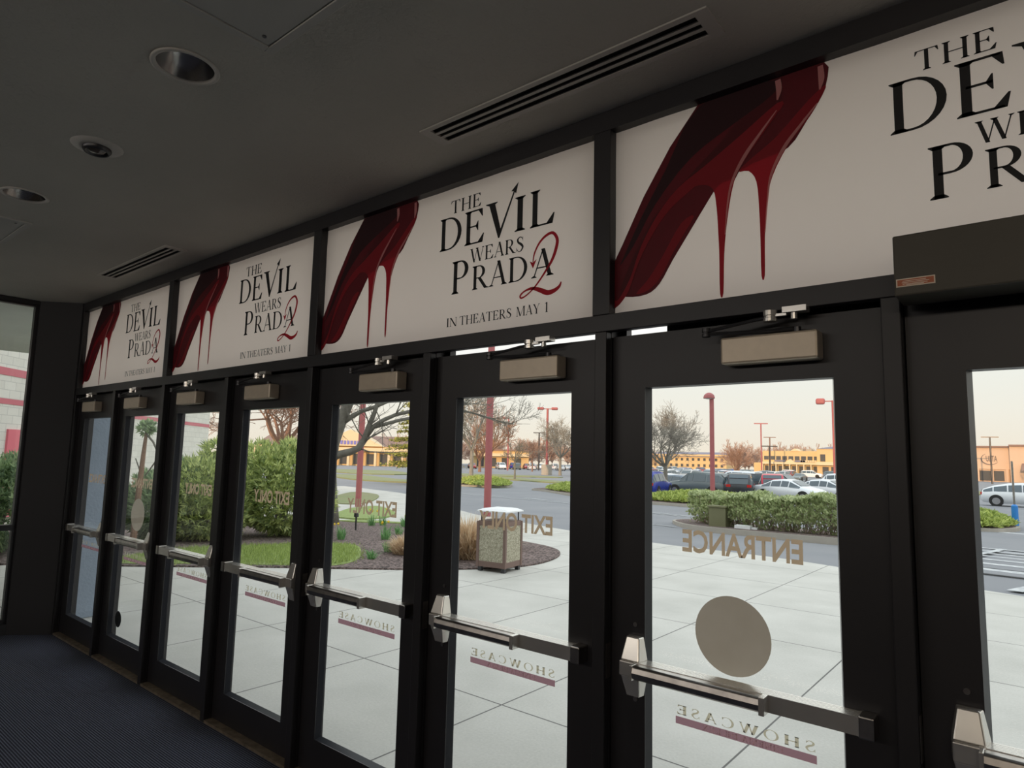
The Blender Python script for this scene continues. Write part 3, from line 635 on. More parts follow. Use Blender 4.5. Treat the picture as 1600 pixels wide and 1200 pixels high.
downlight(4.56, -1.25, 'round recessed downlight, the larger looking one nearest the ceiling hatch')
downlight(2.63, -1.25, 'round recessed downlight at the left edge of the photo')
R = thing('eyeball_spotlight', 'small round eyeball spotlight between the two downlights', 'spotlight', (3.60, -1.215, CZ))
obj('trim_plate', G().lathe([(.0001, -.004), (.055, -.010), (.098, -.006), (.104, 0)], n=36), 'ventwhite', R, smooth=True)
obj('eyeball', G().lathe([(.058, -.006), (.058, -.020), (.050, -.030), (.042, -.026), (.040, -.016), (.0001, -.016)], n=28), 'darkmetal', R, smooth=True)
obj('lamp_lens', G().lathe([(.038, -.018), (.026, -.028), (.0001, -.032)], n=24), 'lampglass', R, smooth=True)
def hatch(x0, x1, y0, y1, lab):
    R = thing('ceiling_hatch', lab, 'access hatch', ((x0+x1)/2, (y0+y1)/2, CZ), group='ceiling access hatches')
    hx = (x1-x0)/2; hy = (y1-y0)/2
    obj('hatch_frame', G().box(-hx, hx, -hy, -hy+.03, -.008, .001).box(-hx, hx, hy-.03, hy, -.008, .001).box(-hx, -hx+.03, -hy+.03, hy-.03, -.008, .001).box(hx-.03, hx, -hy+.03, hy-.03, -.008, .001), 'panelplaster', R, bevel=.002)
    obj('hatch_panel', G().box(-hx+.034, hx-.034, -hy+.034, hy-.034, -.004, .001), 'panelplaster', R, bevel=.001)
    for sx_ in (-1, 1):
        for sy_ in (-1, 1): obj('screw', G().cyl((sx_*(hx-.07), sy_*(hy-.07), -.004), (sx_*(hx-.07), sy_*(hy-.07), -.007), .007, 10), 'darkmetal', R)
hatch(4.88, 5.50, -1.72, -1.10, 'square ceiling access hatch with screws at the top edge of the photo')
hatch(1.50, 2.12, -1.70, -1.08, 'square ceiling access hatch cut off by the left edge of the photo')

# ------------------------------------------------------------------ the building outside
g = G().box(-.7, 30, -6.4, -.1, CZ+.22, CZ+.5)
g.box(-18, 60, -45, -6.5, -.5, 11.0)
tag(obj('wall_theatre', g, 'block'), 'mass of the theatre behind the entrance hall', 'building', kind='structure')
tag(obj('wall_facade', G().box(-.7, 30, .0, .25, CZ+.14, 5.0).box(-.7, 30, .25, .6, CZ+.14, CZ+.35), 'block'), 'facade above the doors with a narrow added eave', 'wall', kind='structure')  # the unseen eave is added to keep sky light off the banner tops
tag(obj('canopy_soffit', G().box(-5.4, -.7, -8, -.15, 3.12, 3.5).box(-5.4, -1.1, -.15, 1.9, 3.12, 3.5), 'soffit'), 'grey plaster soffit of the canopy beyond the left window', 'canopy', kind='structure')
tag(obj('column', G().box(-1.05, -.60, .10, .52, 0, 3.12), 'bluecol', bevel=.01), 'grey blue square column just outside the leftmost door', 'column', kind='structure')
# striped wing running away at 45 degrees
P0 = Vector((-12.589, 2.444)); dr = Vector((-.70, .716)).normalized(); nr = Vector((.716, .70)).normalized()
wr = bpy.data.objects.new('wall_wing', None); COL.objects.link(wr); tag(wr, 'pale block wing wall with red painted bands behind the shrubs', 'wall', kind='structure')
wr.location = (P0.x, P0.y, 0); wr.rotation_euler = (0, 0, atan2(dr.y, dr.x))
obj('block_face', G().box(-14, 12.4, 0, 6, -.6, 5.4), 'block', wr)
obj('red_band', G().box(-14, 12.42, -.012, 6, 2.66, 2.79), 'blockred', wr); obj('red_band', G().box(-14, 12.42, -.012, 6, 3.34, 3.52), 'blockred', wr)
obj('side_door', G().box(-.36, .66, -.05, 0, -.02, 2.07), 'reddoor', wr)

# ------------------------------------------------------------------ ground
asp = slab('asphalt_lot', [(-190, -20), (130, -20), (130, 320), (-190, 320)], -.12, 'asphalt', .3, 10)
tag(asp, 'bluish grey asphalt of the drive and parking lot', 'parking lot', kind='structure')
curb = smoothline([(-31.39, 26.65), (-26.97, 25.5), (-22.72, 24.11), (-16.31, 20.24), (-12.41, 18.05), (-6.59, 14.28), (-2.51, 11.57), (.35, 10.45), (1.81, 10.26), (3.14, 10.1), (4.6, 9.65), (6.4, 9.1), (9, 8.3), (14, 7.0)], 4, closed=False)
sw = slab('sidewalk', [(-33, 27.2)]+curb+[(30, 5), (30, .06), (-.42, .06), (-.52, -8), (-4, -9), (-34, 20)], 0, 'concrete', .2, 2)
tag(sw, 'pale jointed concrete sidewalk outside the doors', 'sidewalk', kind='structure')
def bed(name, pts, off, m, lab, cat, kind='structure', n=4, thick=.1, step=2.0):
    return tag(slab(name, smoothline(pts, n), off, m, thick, step), lab, cat, kind=kind)
bed('mulch_bed', [(-5.2, -5), (-4.9, -1), (-4.6, .66), (-3.71, 1.43), (-2.8, 2.3), (-1.83, 3.25), (-.49, 4.45), (.15, 5.24), (.44, 5.8), (.48, 6.47), (.2, 7.3), (-.34, 7.9), (-1.28, 8.25), (-3.5, 8.75), (-6.36, 9.5), (-7.63, 9.0), (-8.95, 9.1), (-12, 8.5), (-15.8, 6), (-12.6, 2.2), (-9, -1.6), (-7, -5)], .025, 'mulch', 'dark bark mulch bed in front of the wing wall', 'mulch bed')
bed('lawn_patch', [(-3.9, 1.55), (-2.95, 2.35), (-1.95, 3.28), (-1.45, 3.72), (-1.5, 4.2), (-2.0, 4.75), (-3.05, 5.4), (-3.7, 4.8), (-4.1, 4.0), (-4.5, 2.9)], .032, 'lawn', 'small green lawn patch at the edge of the mulch, behind the fourth door', 'lawn')
bed('lawn_patch', [(-15.3, 14.3), (-15.84, 15.32), (-15.9, 16.4), (-13.46, 15.2), (-11.34, 13.4), (-9.93, 11.8), (-9.4, 10.6), (-10.5, 10.6), (-12.5, 11.6)], .045, 'lawn', 'oval green lawn in the sidewalk around the red pole', 'lawn')
bed('lawn_patch', [(-25.3, 22.0), (-23.77, 22.3), (-21.54, 21.05), (-18.32, 17.9), (-17.6, 16.3), (-20, 16.5)], .045, 'drygrass', 'small lawn beside the curve of the sidewalk, beyond the red pole', 'lawn')
bed('lawn_patch', [(-8.9, 9.3), (-7.63, 9.2), (-6.4, 9.75), (-6.0, 10.2), (-7.2, 10.0), (-8.8, 10.0)], .04, 'lawn', 'narrow lawn strip along the far edge of the mulch', 'lawn')
def island(name_, pts, lab, fill='mulch', n=4, thick=.16, w=.16):
    c = (sum(p[0] for p in pts)/len(pts), sum(p[1] for p in pts)/len(pts))
    o = bed(name_, pts, .02, 'curb', lab, 'traffic island', n=n, thick=.2)
    inner = smoothline([(c[0]+(x-c[0])*(1-w/hypot(x-c[0], y-c[1])), c[1]+(y-c[1])*(1-w/hypot(x-c[0], y-c[1]))) for x, y in pts], n)
    s = slab('planting_soil', inner, .03, fill, .06, 2.0, parent=o)
    return o
island('hedge_island', [(-4.5, 21.7), (-3.6, 20.0), (-2.48, 18.66), (-1.26, 17.8), (.54, 17.05), (1.42, 16.95), (2.44, 17.0), (4.3, 17.6), (4.6, 19.5), (2.5, 20.6), (-1, 22.2), (-3.5, 23.2)], 'curbed mulch island that carries the clipped hedge')
island('juniper_island', [(-11.2, 31.4), (-9.8, 31.1), (-7.0, 30.9), (-5.5, 32.5), (-6.5, 37), (-9, 40.5), (-13, 40.5), (-13, 35)], 'curbed island with low juniper left of the hedge')
island('juniper_island', [(-33, 38), (-31.0, 37.9), (-28.9, 38.6), (-28.2, 40.0), (-31, 44), (-37, 50), (-41, 52), (-42, 47), (-37, 41)], 'curbed island with low juniper behind the left red pole')
island('juniper_island', [(-24.4, 38.5), (-22.4, 37.4), (-19.5, 35.2), (-16.8, 33.4), (-14.5, 33.5), (-15.5, 37), (-21, 43.5), (-24.5, 44)], 'curbed island with low juniper seen at the right edge of the sixth door')
island('juniper_island', [(3.2, 29.0), (4.64, 28.77), (5.3, 29.2), (5.75, 30.4), (5.7, 32.0), (5.2, 35.5), (4, 36.5), (2.8, 33)], 'curbed island with low juniper in front of the white hatchback')
for pts, lab in (([(-56.6, 64.2), (-44.1, 58.7), (-31.3, 53.9), (-30, 57), (-44, 64), (-58, 71)], 'grass strip between the lanes beyond the trash bin'),
                 ([(-47.2, 38.5), (-38.5, 38.1), (-38, 41), (-46, 43.5), (-62, 51), (-63, 47)], 'grass strip along the drive beyond the fifth door'),
                 ([(-66, 66), (-75, 76), (-60, 84), (-50, 78)], 'faint grass strip in the middle of the lot'),
                 ([(-72, 57), (-66, 62.5), (-88, 78), (-100, 70)], 'far grass strip before the yellow shop front'),
                 ([(-30, 73), (-14, 68), (-3, 68), (-3, 76), (-14, 78), (-30, 80)], 'dry grass strip behind the row of white cars'),
                 ([(-4, 84), (12, 82), (12, 96), (-4, 98)], 'green strip in front of the peach store')):
    tag(slab('grass_strip', smoothline(pts, 3), .0, 'drygrass', .15, 4), lab, 'grass strip', kind='structure')
# road paint
def decal(name, polys, m, parent, off=-.105):
    g = G()
    for p in polys:
        n = len(p); g.add([(x, y, H(x, y)+off) for x, y in p], [tuple(range(n))])
    return obj(name, g, m, parent)
def stripe(x0, y0, x1, y1, w=.12, seg=1.0):
    L_ = hypot(x1-x0, y1-y0); n = max(1, int(L_/seg)); nx, ny = -(y1-y0)/L_*w/2, (x1-x0)/L_*w/2; out = []
    for i in range(n):
        a, b = i/n, (i+1)/n
        ax, ay, bx_, by = x0+(x1-x0)*a, y0+(y1-y0)*a, x0+(x1-x0)*b, y0+(y1-y0)*b
        out.append([(ax-nx, ay-ny), (bx_-nx, by-ny), (bx_+nx, by+ny), (ax+nx, ay+ny)])
    return out
ps = stripe(-22.75, 28.9, -13.3, 27.5, .13)+stripe(-13.3, 27.5, -4.5, 25.0, .13)+stripe(-17.7, 28.9, -15.8, 28.7, .3)+stripe(-4.6, 19.8, -3.3, 19.2, .13)+stripe(-7.5, 25.5, -5.6, 24.9, .13)
for k in range(13): ps += stripe(5.15+.0*k, 13.0+k*1.35, 8.6, 12.4+k*1.35, .38)
ps += stripe(4.9, 11.0, 6.0, 25.5, .18)+stripe(6.35, 10.2, 9.4, 20.0, .20)
decal('lane_marking', ps, 'roadwhite', asp)

# ------------------------------------------------------------------ plants
def spray(g, p, d, L_, w, n=3):
    """a small fan of needles growing along d"""
    d = d.normalized(); s = d.orthogonal().normalized(); s.rotate(Matrix.Rotation(random.uniform(0, 6.28), 3, d))
    for k in range(n):
        a = (k-(n-1)/2)*.5
        e_ = (d*cos(a)+s*sin(a))*L_*random.uniform(.7, 1.1); q = s*cos(a)-d*sin(a)
        m_ = p+e_*.45
        g.add([p, m_+q*w, p+e_, m_-q*w], [(0, 1, 2, 3)])
def shrub_geo(blobs, n, L_, w, seed, up=.3, inner=.55):
    random.seed(seed); g = G(); tot = sum(b[3]*b[3] for b in blobs)
    for (bx_, by, bz, r, rz) in blobs:
        for _ in range(int(n*r*r/tot)):
            v = Vector((random.gauss(0, 1), random.gauss(0, 1), random.gauss(0, 1))).normalized()
            rr = random.uniform(inner, 1.0)**.6*random.uniform(.9, 1.08)
            p = Vector((bx_+v.x*r*rr, by+v.y*r*rr, bz+v.z*rz*rr))
            if p.z < .03: continue
            spray(g, p, v+Vector((random.uniform(-.5, .5), random.uniform(-.5, .5), up+random.uniform(-.3, .5))), L_*random.uniform(.7, 1.3), w)
    return g
def trunkset(g, n, r, h, rad, seed):
    random.seed(seed)
    for k in range(n):
        a = random.uniform(0, 6.28); q = random.uniform(.1, .8)*r
        g.tube([(0, 0, 0), (q*.4*cos(a), q*.4*sin(a), h*.5), (q*cos(a), q*sin(a), h)], [rad, rad*.7, rad*.3], 5)
def evergreen(x, y, blobs, n, lab, m, seed, L_=.13, w=.022, h=1.5):
    R = thing('evergreen_shrub', lab, 'shrub', (x, y, H(x, y)+.02), group='evergreen shrubs in the mulch bed')
    obj('foliage', shrub_geo(blobs, n, L_, w, seed), m, R)
    t = G(); trunkset(t, 7, .7, h, .035, seed); obj('stems', t, 'bark', R)
    return R
evergreen(-5.35, 5.3, [(0, 0, .95, .85, .9), (-.3, -.4, 1.35, .55, .5), (.15, .35, 1.15, .6, .65), (.1, .1, .6, .9, .55), (-.55, -.5, .9, .6, .7), (.25, .6, .7, .4, .55), (.05, .1, 1.7, .25, .22)], 6200, 'bushy green evergreen behind the fourth door, just above the lawn patch', 'ever', 11, L_=.15, w=.016)
evergreen(-5.75, 3.9, [(0, 0, .8, .75, .75), (.3, -.3, 1.0, .5, .55), (-.2, .3, 1.15, .5, .45), (.1, 0, .45, .85, .45), (-.05, .25, 1.68, .30, .18), (.3, .5, .9, .4, .5)], 5200, 'evergreen shrub with a tufted top, seen through the third door', 'ever', 12, L_=.14, w=.016)
evergreen(-6.1, 3.25, [(0, 0, .7, .6, .6), (.2, .2, 1.05, .35, .45), (-.2, .2, .45, .7, .45)], 4500, 'bluish evergreen shrub low behind the second door', 'ever2', 13, w=.016)
evergreen(-6.8, 2.0, [(0, 0, .9, .65, .75), (.1, -.2, 1.4, .4, .45), (0, .1, .5, .75, .5)], 4200, 'evergreen shrub beside the grey blue column, behind the first door', 'ever2', 14, w=.016)
evergreen(-6.0, .75, [(0, 0, .75, .7, .7), (.1, .3, 1.1, .45, .45), (-.1, -.5, .7, .6, .65), (-.5, -.9, 1.1, .5, .6)], 5500, 'dark evergreen shrub seen through the left end window', 'ever2', 15, h=1.2, w=.016)
# broken conifer trunk with a tuft and a bent branch
R = thing('bare_conifer', 'thin reddish bare conifer trunk with a small tuft on top, behind the second door', 'tree', (-5.56, 2.60, 0))
obj('trunk', G().tube([(0, 0, 0), (.02, .02, .9), (.0, .05, 1.55), (-.02, .08, 2.02)], [.06, .052, .04, .025], 8), 'barkr', R)
obj('bent_branch', G().tube([(-.01, .07, 1.95), (.1, .16, 1.8), (.2, .24, 1.55), (.1, .16, 1.35), (.02, .1, 1.2)], [.018, .018, .016, .014, .01], 6), 'bark', R)
obj('tuft', shrub_geo([(-.02, .08, 2.05, .13, .12)], 130, .10, .02, 3, inner=.1), 'ever2', R)

# ornamental grass and daffodils
def tuft(x, y, n, h, spread, m, seed, name, lab, cat, group, fl=0, wd=.008):
    random.seed(seed); g = G()
    R = thing(name, lab, cat, (x, y, H(x, y)+.02), group=group)
    for _ in range(n):
        a = random.uniform(0, 6.28); q = random.random()**.8*spread; hh = h*random.uniform(.35, 1.05)*(1-.35*(q/spread)**2); b = random.uniform(0, .45)*spread
        a2 = a+random.uniform(-.6, .6); tw_ = random.uniform(0, 6.28); sx_, sy_ = cos(tw_)*wd, sin(tw_)*wd
        p = [(b*cos(a2), b*sin(a2), 0), ((b+q*.3)*cos(a), (b+q*.3)*sin(a), hh*.65), ((b+q*.9)*cos(a), (b+q*.9)*sin(a), hh*random.uniform(.6, 1.0))]
        g.add([(p[0][0]-sx_, p[0][1]-sy_, 0), (p[0][0]+sx_, p[0][1]+sy_, 0), (p[1][0]+sx_*.8, p[1][1]+sy_*.8, p[1][2]), (p[1][0]-sx_*.8, p[1][1]-sy_*.8, p[1][2]), (p[2][0], p[2][1], p[2][2])], [(0, 1, 2, 3), (3, 2, 4)])
    obj('blades', g, m, R)
    for k in range(fl):
        a = random.uniform(0, 6.28); q = random.uniform(.3, .9)*spread
        f = G(); c = Vector((q*cos(a), q*sin(a), h*random.uniform(.8, 1.0)))
        for j in range(6):
            b = j*pi/3; f.add([c, c+Vector((.02*cos(b-.4), -.01, .02*sin(b-.4))), c+Vector((.045*cos(b), -.012, .045*sin(b))), c+Vector((.02*cos(b+.4), -.01, .02*sin(b+.4)))], [(0, 1, 2, 3)])
        f.cyl(c, c+Vector((0, -.04, 0)), .014, 8)
        obj('flower', f, 'yellow', R)
    return R
tuft(-.62, 5.85, 2600, .80, .62, 'tan', 21, 'ornamental_grass', 'large dry tan ornamental grass clump left of the trash bin', 'ornamental grass', 'dry grass clumps')
tuft(-1.0, 7.0, 1500, .70, .55, 'tan', 22, 'ornamental_grass', 'dry tan grass clump further back behind the one beside the trash bin', 'ornamental grass', 'dry grass clumps')
tuft(-1.62, 5.35, 900, .40, .36, 'tan', 23, 'ornamental_grass', 'small dry grass clump at the right edge of the fifth door glass', 'ornamental grass', 'dry grass clumps')
dl = [(-3.86, 5.71, .36, 2, 'leafy daffodil clump beside the evergreen, lowest left in the fifth door'), (-3.6, 6.6, .34, 3, 'yellow flowering daffodils close to the evergreen edge'), (-3.3, 6.35, .26, 0, 'small daffodil clump right of the leafy one'),
      (-6.3, 8.4, .40, 3, 'daffodil clump by the black path light'), (-6.25, 8.72, .42, 2, 'upright daffodil clump at the far edge of the mulch'), (-5.4, 8.7, .40, 0, 'daffodil clump at the right end of the far mulch edge'),
      (-3.9, 7.2, .28, 0, 'low daffodil clump in the middle of the mulch'), (-1.98, 5.3, .28, 0, 'green sprouting clump beside the small dry grass'), (-1.55, 4.62, .22, 0, 'smallest green clump near the sidewalk edge'), (-5.8, 9.0, .30, 1, 'sparse daffodils between the two far clumps')]
for k, (x, y, h_, f, lab) in enumerate(dl): tuft(x, y, 60, h_, .17, 'daff', 40+k, 'daffodil_clump', lab, 'daffodils', 'daffodil clumps in the mulch', f, .007)
random.seed(5); g = G()
LP = [(-3.9, 1.55), (-2.95, 2.35), (-1.95, 3.28), (-1.45, 3.72), (-1.5, 4.2), (-2.0, 4.75), (-3.05, 5.4), (-3.7, 4.8), (-4.1, 4.0), (-4.5, 2.9)]
def inside(x, y, P_):
    c_ = False
    for i in range(len(P_)):
        (x1_, y1_), (x2_, y2_) = P_[i], P_[i-1]
        if (y1_ > y) != (y2_ > y) and x < (x2_-x1_)*(y-y1_)/(y2_-y1_)+x1_: c_ = not c_
    return c_
for _ in range(26000):
    x = random.uniform(-4.6, -1.3); y = random.uniform(1.4, 5.6)
    if not inside(x+random.gauss(0, .07), y+random.gauss(0, .07), LP): continue
    a = random.uniform(0, 6.28); h_ = random.uniform(.03, .075)
    g.add([(x-.006*cos(a), y-.006*sin(a), .02), (x+.006*cos(a), y+.006*sin(a), .02), (x+.02*sin(a), y+.02*cos(a), .03+h_)], [(0, 1, 2)])
tag(obj('grass_blades', g, 'blade'), 'green grass growing on the small lawn patch behind the fourth door', 'grass', kind='stuff')

def juniper(x, y, rx, ry, rot, h_, n, lab, seed):
    random.seed(seed); g = G(); zb = H(x, y)
    for _ in range(n):
        a = random.uniform(0, 6.28); q = math.sqrt(random.random()); px, py = q*rx*cos(a), q*ry*sin(a)
        zz = h_*(1-q*q*.8)*random.uniform(.3, 1.0)
        X_, Y_ = px*cos(rot)-py*sin(rot), px*sin(rot)+py*cos(rot)
        spray(g, Vector((X_, Y_, zz+H(x+X_, y+Y_)-zb)), Vector((random.uniform(-1, 1), random.uniform(-1, 1), .6)), .26, .045)
    tag(obj('juniper_cover', g, 'juniper', loc=(x, y, zb+.03)), lab, 'juniper', 'low junipers on the islands')
juniper(-8.6, 34.2, 3.9, 2.6, 0, .55, 5000, 'low green juniper cover left of the hedge, around the bare tree', 61)
juniper(-33.0, 42.3, 7.0, 2.4, 2.4, .6, 5000, 'low green juniper cover on the island behind the left red pole', 62)
juniper(-19.3, 38.2, 4.6, 2.4, 2.6, .6, 4000, 'low green juniper cover at the right edge of the sixth door glass', 63)
juniper(4.3, 31.3, 1.3, 2.6, 0, .5, 2600, 'low green juniper cover in front of the white hatchback', 64)
# clipped hedge
random.seed(9); g = G(); tw = G()
A_, B_ = Vector((-3.3, 21.0)), Vector((4.0, 18.5))
for k in range(15000):
    t = random.random(); c = A_.lerp(B_, t); c.y += -1.1*sin(pi*t)
    q = random.uniform(-1, 1); top = 1.0+.07*sin(t*21)+.05*sin(t*47+1)
    z = random.random()**.75*top; wdt = .75*(1-.35*max(0, z/top-.6)/.4)*(.55 if z < .28 else 1)
    if z < .3 and random.random() < .55: continue
    side = random.choice((-1, 1)); dd = wdt*(1-random.random()**2*.35)*side if random.random() < .8 else wdt*q
    if random.random() < .35: z = top*random.uniform(.93, 1.04); dd = wdt*q
    p = Vector((c.x+random.uniform(-.1, .1), c.y+dd, H(c.x, c.y)+.02+z))
    spray(g, p, Vector((random.uniform(-.6, .6), side*.6, random.uniform(0, 1))), .13, .028, 2)
for k in range(420):
    t = random.random(); c = A_.lerp(B_, t); c.y += -1.1*sin(pi*t); zb = H(c.x, c.y)+.02
    a = random.uniform(0, 6.28); o_ = random.uniform(.1, .55)
    tw.tube([(c.x, c.y+random.uniform(-.3, .3), zb), (c.x+o_*.5*cos(a), c.y+o_*sin(a), zb+.5), (c.x+o_*.9*cos(a), c.y+o_*1.3*sin(a), zb+random.uniform(.75, 1.08))], [.012, .010, .006], 3)
hd = thing('hedge', 'long clipped green hedge on the curbed island outside the seventh door', 'hedge', (0, 0, 0))
obj('leaves', g, 'hedge', hd); obj('twigs', tw, 'twig', hd)
tag(obj('utility_box', G().box(-.28, .28, -.2, .2, 0, .62).box(-.31, .31, -.23, .23, .62, .68), 'utility', loc=(-1.55, 18.75, H(-1.55, 18.75)+.02), bevel=.01), 'small olive utility box in front of the hedge stems', 'utility box')
tag(obj('white_litter', G().box(-.24, .24, -.12, .12, 0, .10).box(.25, .42, -.05, .1, 0, .06), 'white', loc=(-.55, 18.15, H(-.55, 18.15)+.04)), 'white crumpled box lying in the mulch under the hedge', 'litter')
# path light
R = thing('path_light', 'small black path light in the mulch among the daffodils', 'path light', (-5.3, 7.15, H(-5.3, 7.15)+.02))
obj('stake', G().cyl((0, 0, 0), (0, 0, .30), .02, 8), 'darkmetal', R); obj('lamp_head', G().lathe([(.0001, .40), (.05, .38), (.055, .30), (.03, .29), (.0001, .29)], n=14), 'darkmetal', R)

# ------------------------------------------------------------------ trees
def branch(g, p, d, L_, r, lvl, spread, seg=4, min_r=.006, drop=0.0):
    pts = [p.copy()]; rad = [r]; q = p.copy(); dd = d.normalized()
    for i in range(seg):
        dd = (dd+Vector((random.gauss(0, .13), random.gauss(0, .13), random.gauss(0, .10)+.05-drop))).normalized()
        q = q+dd*(L_/seg); pts.append(q.copy()); rad.append(max(min_r, r*(1-.42*(i+1)/seg)))
    g.tube(pts, rad, 6 if r > .05 else (4 if r > .02 else 3), cap=False)
    if lvl <= 0: return
    nb = random.choice((3, 4)) if lvl > 1 else random.choice((3, 4, 5))
    for k in range(nb):
        i = seg if k == 0 else random.randint(max(1, seg-3), seg)
        ax = dd.orthogonal().normalized(); ax.rotate(Matrix.Rotation(random.uniform(0, 6.28), 3, dd))
        nd = dd.copy(); nd.rotate(Matrix.Rotation(random.uniform(.35, 1.0)*spread*(.4 if k == 0 else 1), 3, ax))
        branch(g, pts[i], nd, L_*random.uniform(.62, .82), max(min_r, rad[i]*(.8 if k == 0 else .62)), lvl-1, spread, 3, min_r, drop)
def tree_geo(seed, trunk_h, r, L_, lvl=4, nb=5, spread=1.0, min_r=.012, lean=.0, up=.55):
    random.seed(seed); t = G(); c = G()
    top = Vector((lean, 0, trunk_h))
    t.tube([(0, 0, -.1), (lean*.3, 0, trunk_h*.4), top], [r*1.25, r, r*.85], 9)
    for k in range(nb):
        a = 2*pi*k/nb+random.uniform(-.4, .4)
        branch(c, top-Vector((0, 0, random.uniform(0, .15)*trunk_h)), Vector((cos(a)*.8, sin(a)*.8, up+random.uniform(0, .6))), L_*random.uniform(.85, 1.15), r*.6, lvl, spread, 4, min_r)
    return t, c
TREES = {}
def tree(kind, x, y, s, rz, lab, m, group=None, name='bare_tree'):
    R = thing(name, lab, 'tree', (x, y, H(x, y)-.08), rz, group); R.scale = (s, s, s)
    if (kind, m) not in TREES:
        t, c = tree_geo(*KINDS[kind][0], **KINDS[kind][1])
        a = obj('trunk', t, m); b = obj('branches', c, m); TREES[(kind, m)] = (a.data, b.data)
        a.parent = R; b.parent = R
    else:
        for nm, me in zip(('trunk', 'branches'), TREES[(kind, m)]):
            o = bpy.data.objects.new(nm, me); COL.objects.link(o); o.parent = R
    return R
KINDS = {
 'wide': ((101, 1.9, .15, 1.45), dict(lvl=5, nb=6, spread=1.15, min_r=.008, up=.28)),
 'upright': ((102, 2.4, .16, 2.0), dict(lvl=4, nb=5, spread=.75, min_r=.014, up=1.1)),
 'vase': ((103, 1.6, .22, 2.3), dict(lvl=4, nb=7, spread=.65, min_r=.014, up=.9)),
 'small': ((104, 1.5, .07, .8), dict(lvl=3, nb=5, spread=.9, min_r=.012, up=.9)),
 'far': ((105, 1.6, .2, 2.3), dict(lvl=4, nb=7, spread=1.0, min_r=.035, up=.7)),
}
tree('wide', -15.6, 43.4, 1.12, .6, 'bare spreading grey tree on the juniper island left of the hedge', 'barkl')
tree('wide', -27.4, 18.6, 1.5, 1.9, 'reddish bare tree fanning out above the evergreen behind the fourth door', 'barkr')
tree('upright', -50.6, 59.6, 1.55, .2, 'tall bare tree with pale trunk left of the tall red pole', 'barkl')
tree('upright', -62.0, 76, 1.5, 2.1, 'bare tree standing right behind the tall pale-trunked one', 'barkr')
tree('vase', -84, 98, 1.35, 1.0, 'bare reddish tree just left of the tall red pole, farther back', 'barkr')
tree('small', -43.4, 59.6, 1.55, .4, 'small young bare tree right of the tall red pole', 'bark')
tree('wide', -61.7, 95.0, 1.75, 2.0, 'rounded bare tree at the right edge of the sixth door glass', 'barkl')
tree('small', -85, 117, 2.2, 1.4, 'little bare tree with round crown far across the lot', 'barkr')
tree('vase', -39, 120, .75, 1.4, 'low orange-lit bare tree before the yellow two-storey shops', 'barkr')
tree('vase', -62.5, 128.5, .7, 2.4, 'orange-lit bare tree among the far parked cars left of the red lamp pole', 'barkr')
tree('wide', -74, 150, 1.2, 3.4, 'orange-lit bare tree before the long yellow building', 'barkr')
tree('vase', -10, 150, 1.1, .4, 'bare tree before the left corner of the peach store', 'barkr')
tree('vase', 9, 160, 1.1, 1.4, 'bare tree before the right wing of the peach store', 'barkr')
far_lab = 'bare reddish tree in the wooded line behind the far parking rows'
random.seed(77)
spots = []
BLD = [(-110, 257, 27), (-39, 187, 21), (4, 205, 31), (-138, 112, 30), (-116, 151, 19)]
def free(x, y, r=5.5):
    return all(hypot(x-a_, y-b_) > r for a_, b_, _ in spots) and all(hypot(x-a_, y-b_) > c_ for a_, b_, c_ in BLD)
for k in range(1500):
    if len(spots) >= 64: break
    t = random.random()
    if k % 3 == 0: x, y = -88+t*30+random.uniform(-4, 4), 165+t*30+random.uniform(-12, 45)
    elif k % 3 == 1: x, y = -175+t*95, 128+t*62+random.uniform(-10, 40)
    else: x, y = -60+t*50, 212+random.uniform(0, 30)
    az = math.atan((x-6.87)/(y+2.18))
    if free(x, y, 7.5) and not (x < -58 and 222 < y-x < 254) and not (-.50 < az < -.36 and y < 262): spots.append((x, y, random.uniform(.85, 1.25)))
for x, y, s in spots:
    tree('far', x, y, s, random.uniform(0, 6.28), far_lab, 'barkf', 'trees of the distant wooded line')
# pine behind the fifth door
random.seed(31); R = thing('pine_tree', 'yellow green layered pine at the right edge of the fifth door glass', 'pine tree', (-36, 37.5, H(-36, 37.5)))
obj('trunk', G().tube([(0, 0, 0), (.1, 0, 3), (0, 0, 7.5)], [.22, .16, .05], 8), 'barkr', R)
g = G(); br_ = G()
for lv in range(9):
    z = 1.7+lv*.72; rr = 3.4-lv*.28
    for k in range(9):
        a = k*.7+lv*1.1+random.uniform(-.2, .2); e_ = Vector((cos(a)*rr, sin(a)*rr, z-.15+random.uniform(-.2, .3)))
        br_.tube([(0, 0, z), e_*.5+Vector((0, 0, z*.5)), e_], [.04, .03, .012], 4)
        for _ in range(70):
            t = random.uniform(.35, 1.05); p = Vector((0, 0, z)).lerp(e_, t)+Vector((random.gauss(0, .22), random.gauss(0, .22), random.gauss(0, .06)))
            spray(g, p, Vector((random.uniform(-1, 1), random.uniform(-1, 1), .5)), .28, .03)
obj('needles', g, 'pine', R); obj('branches', br_, 'barkr', R)
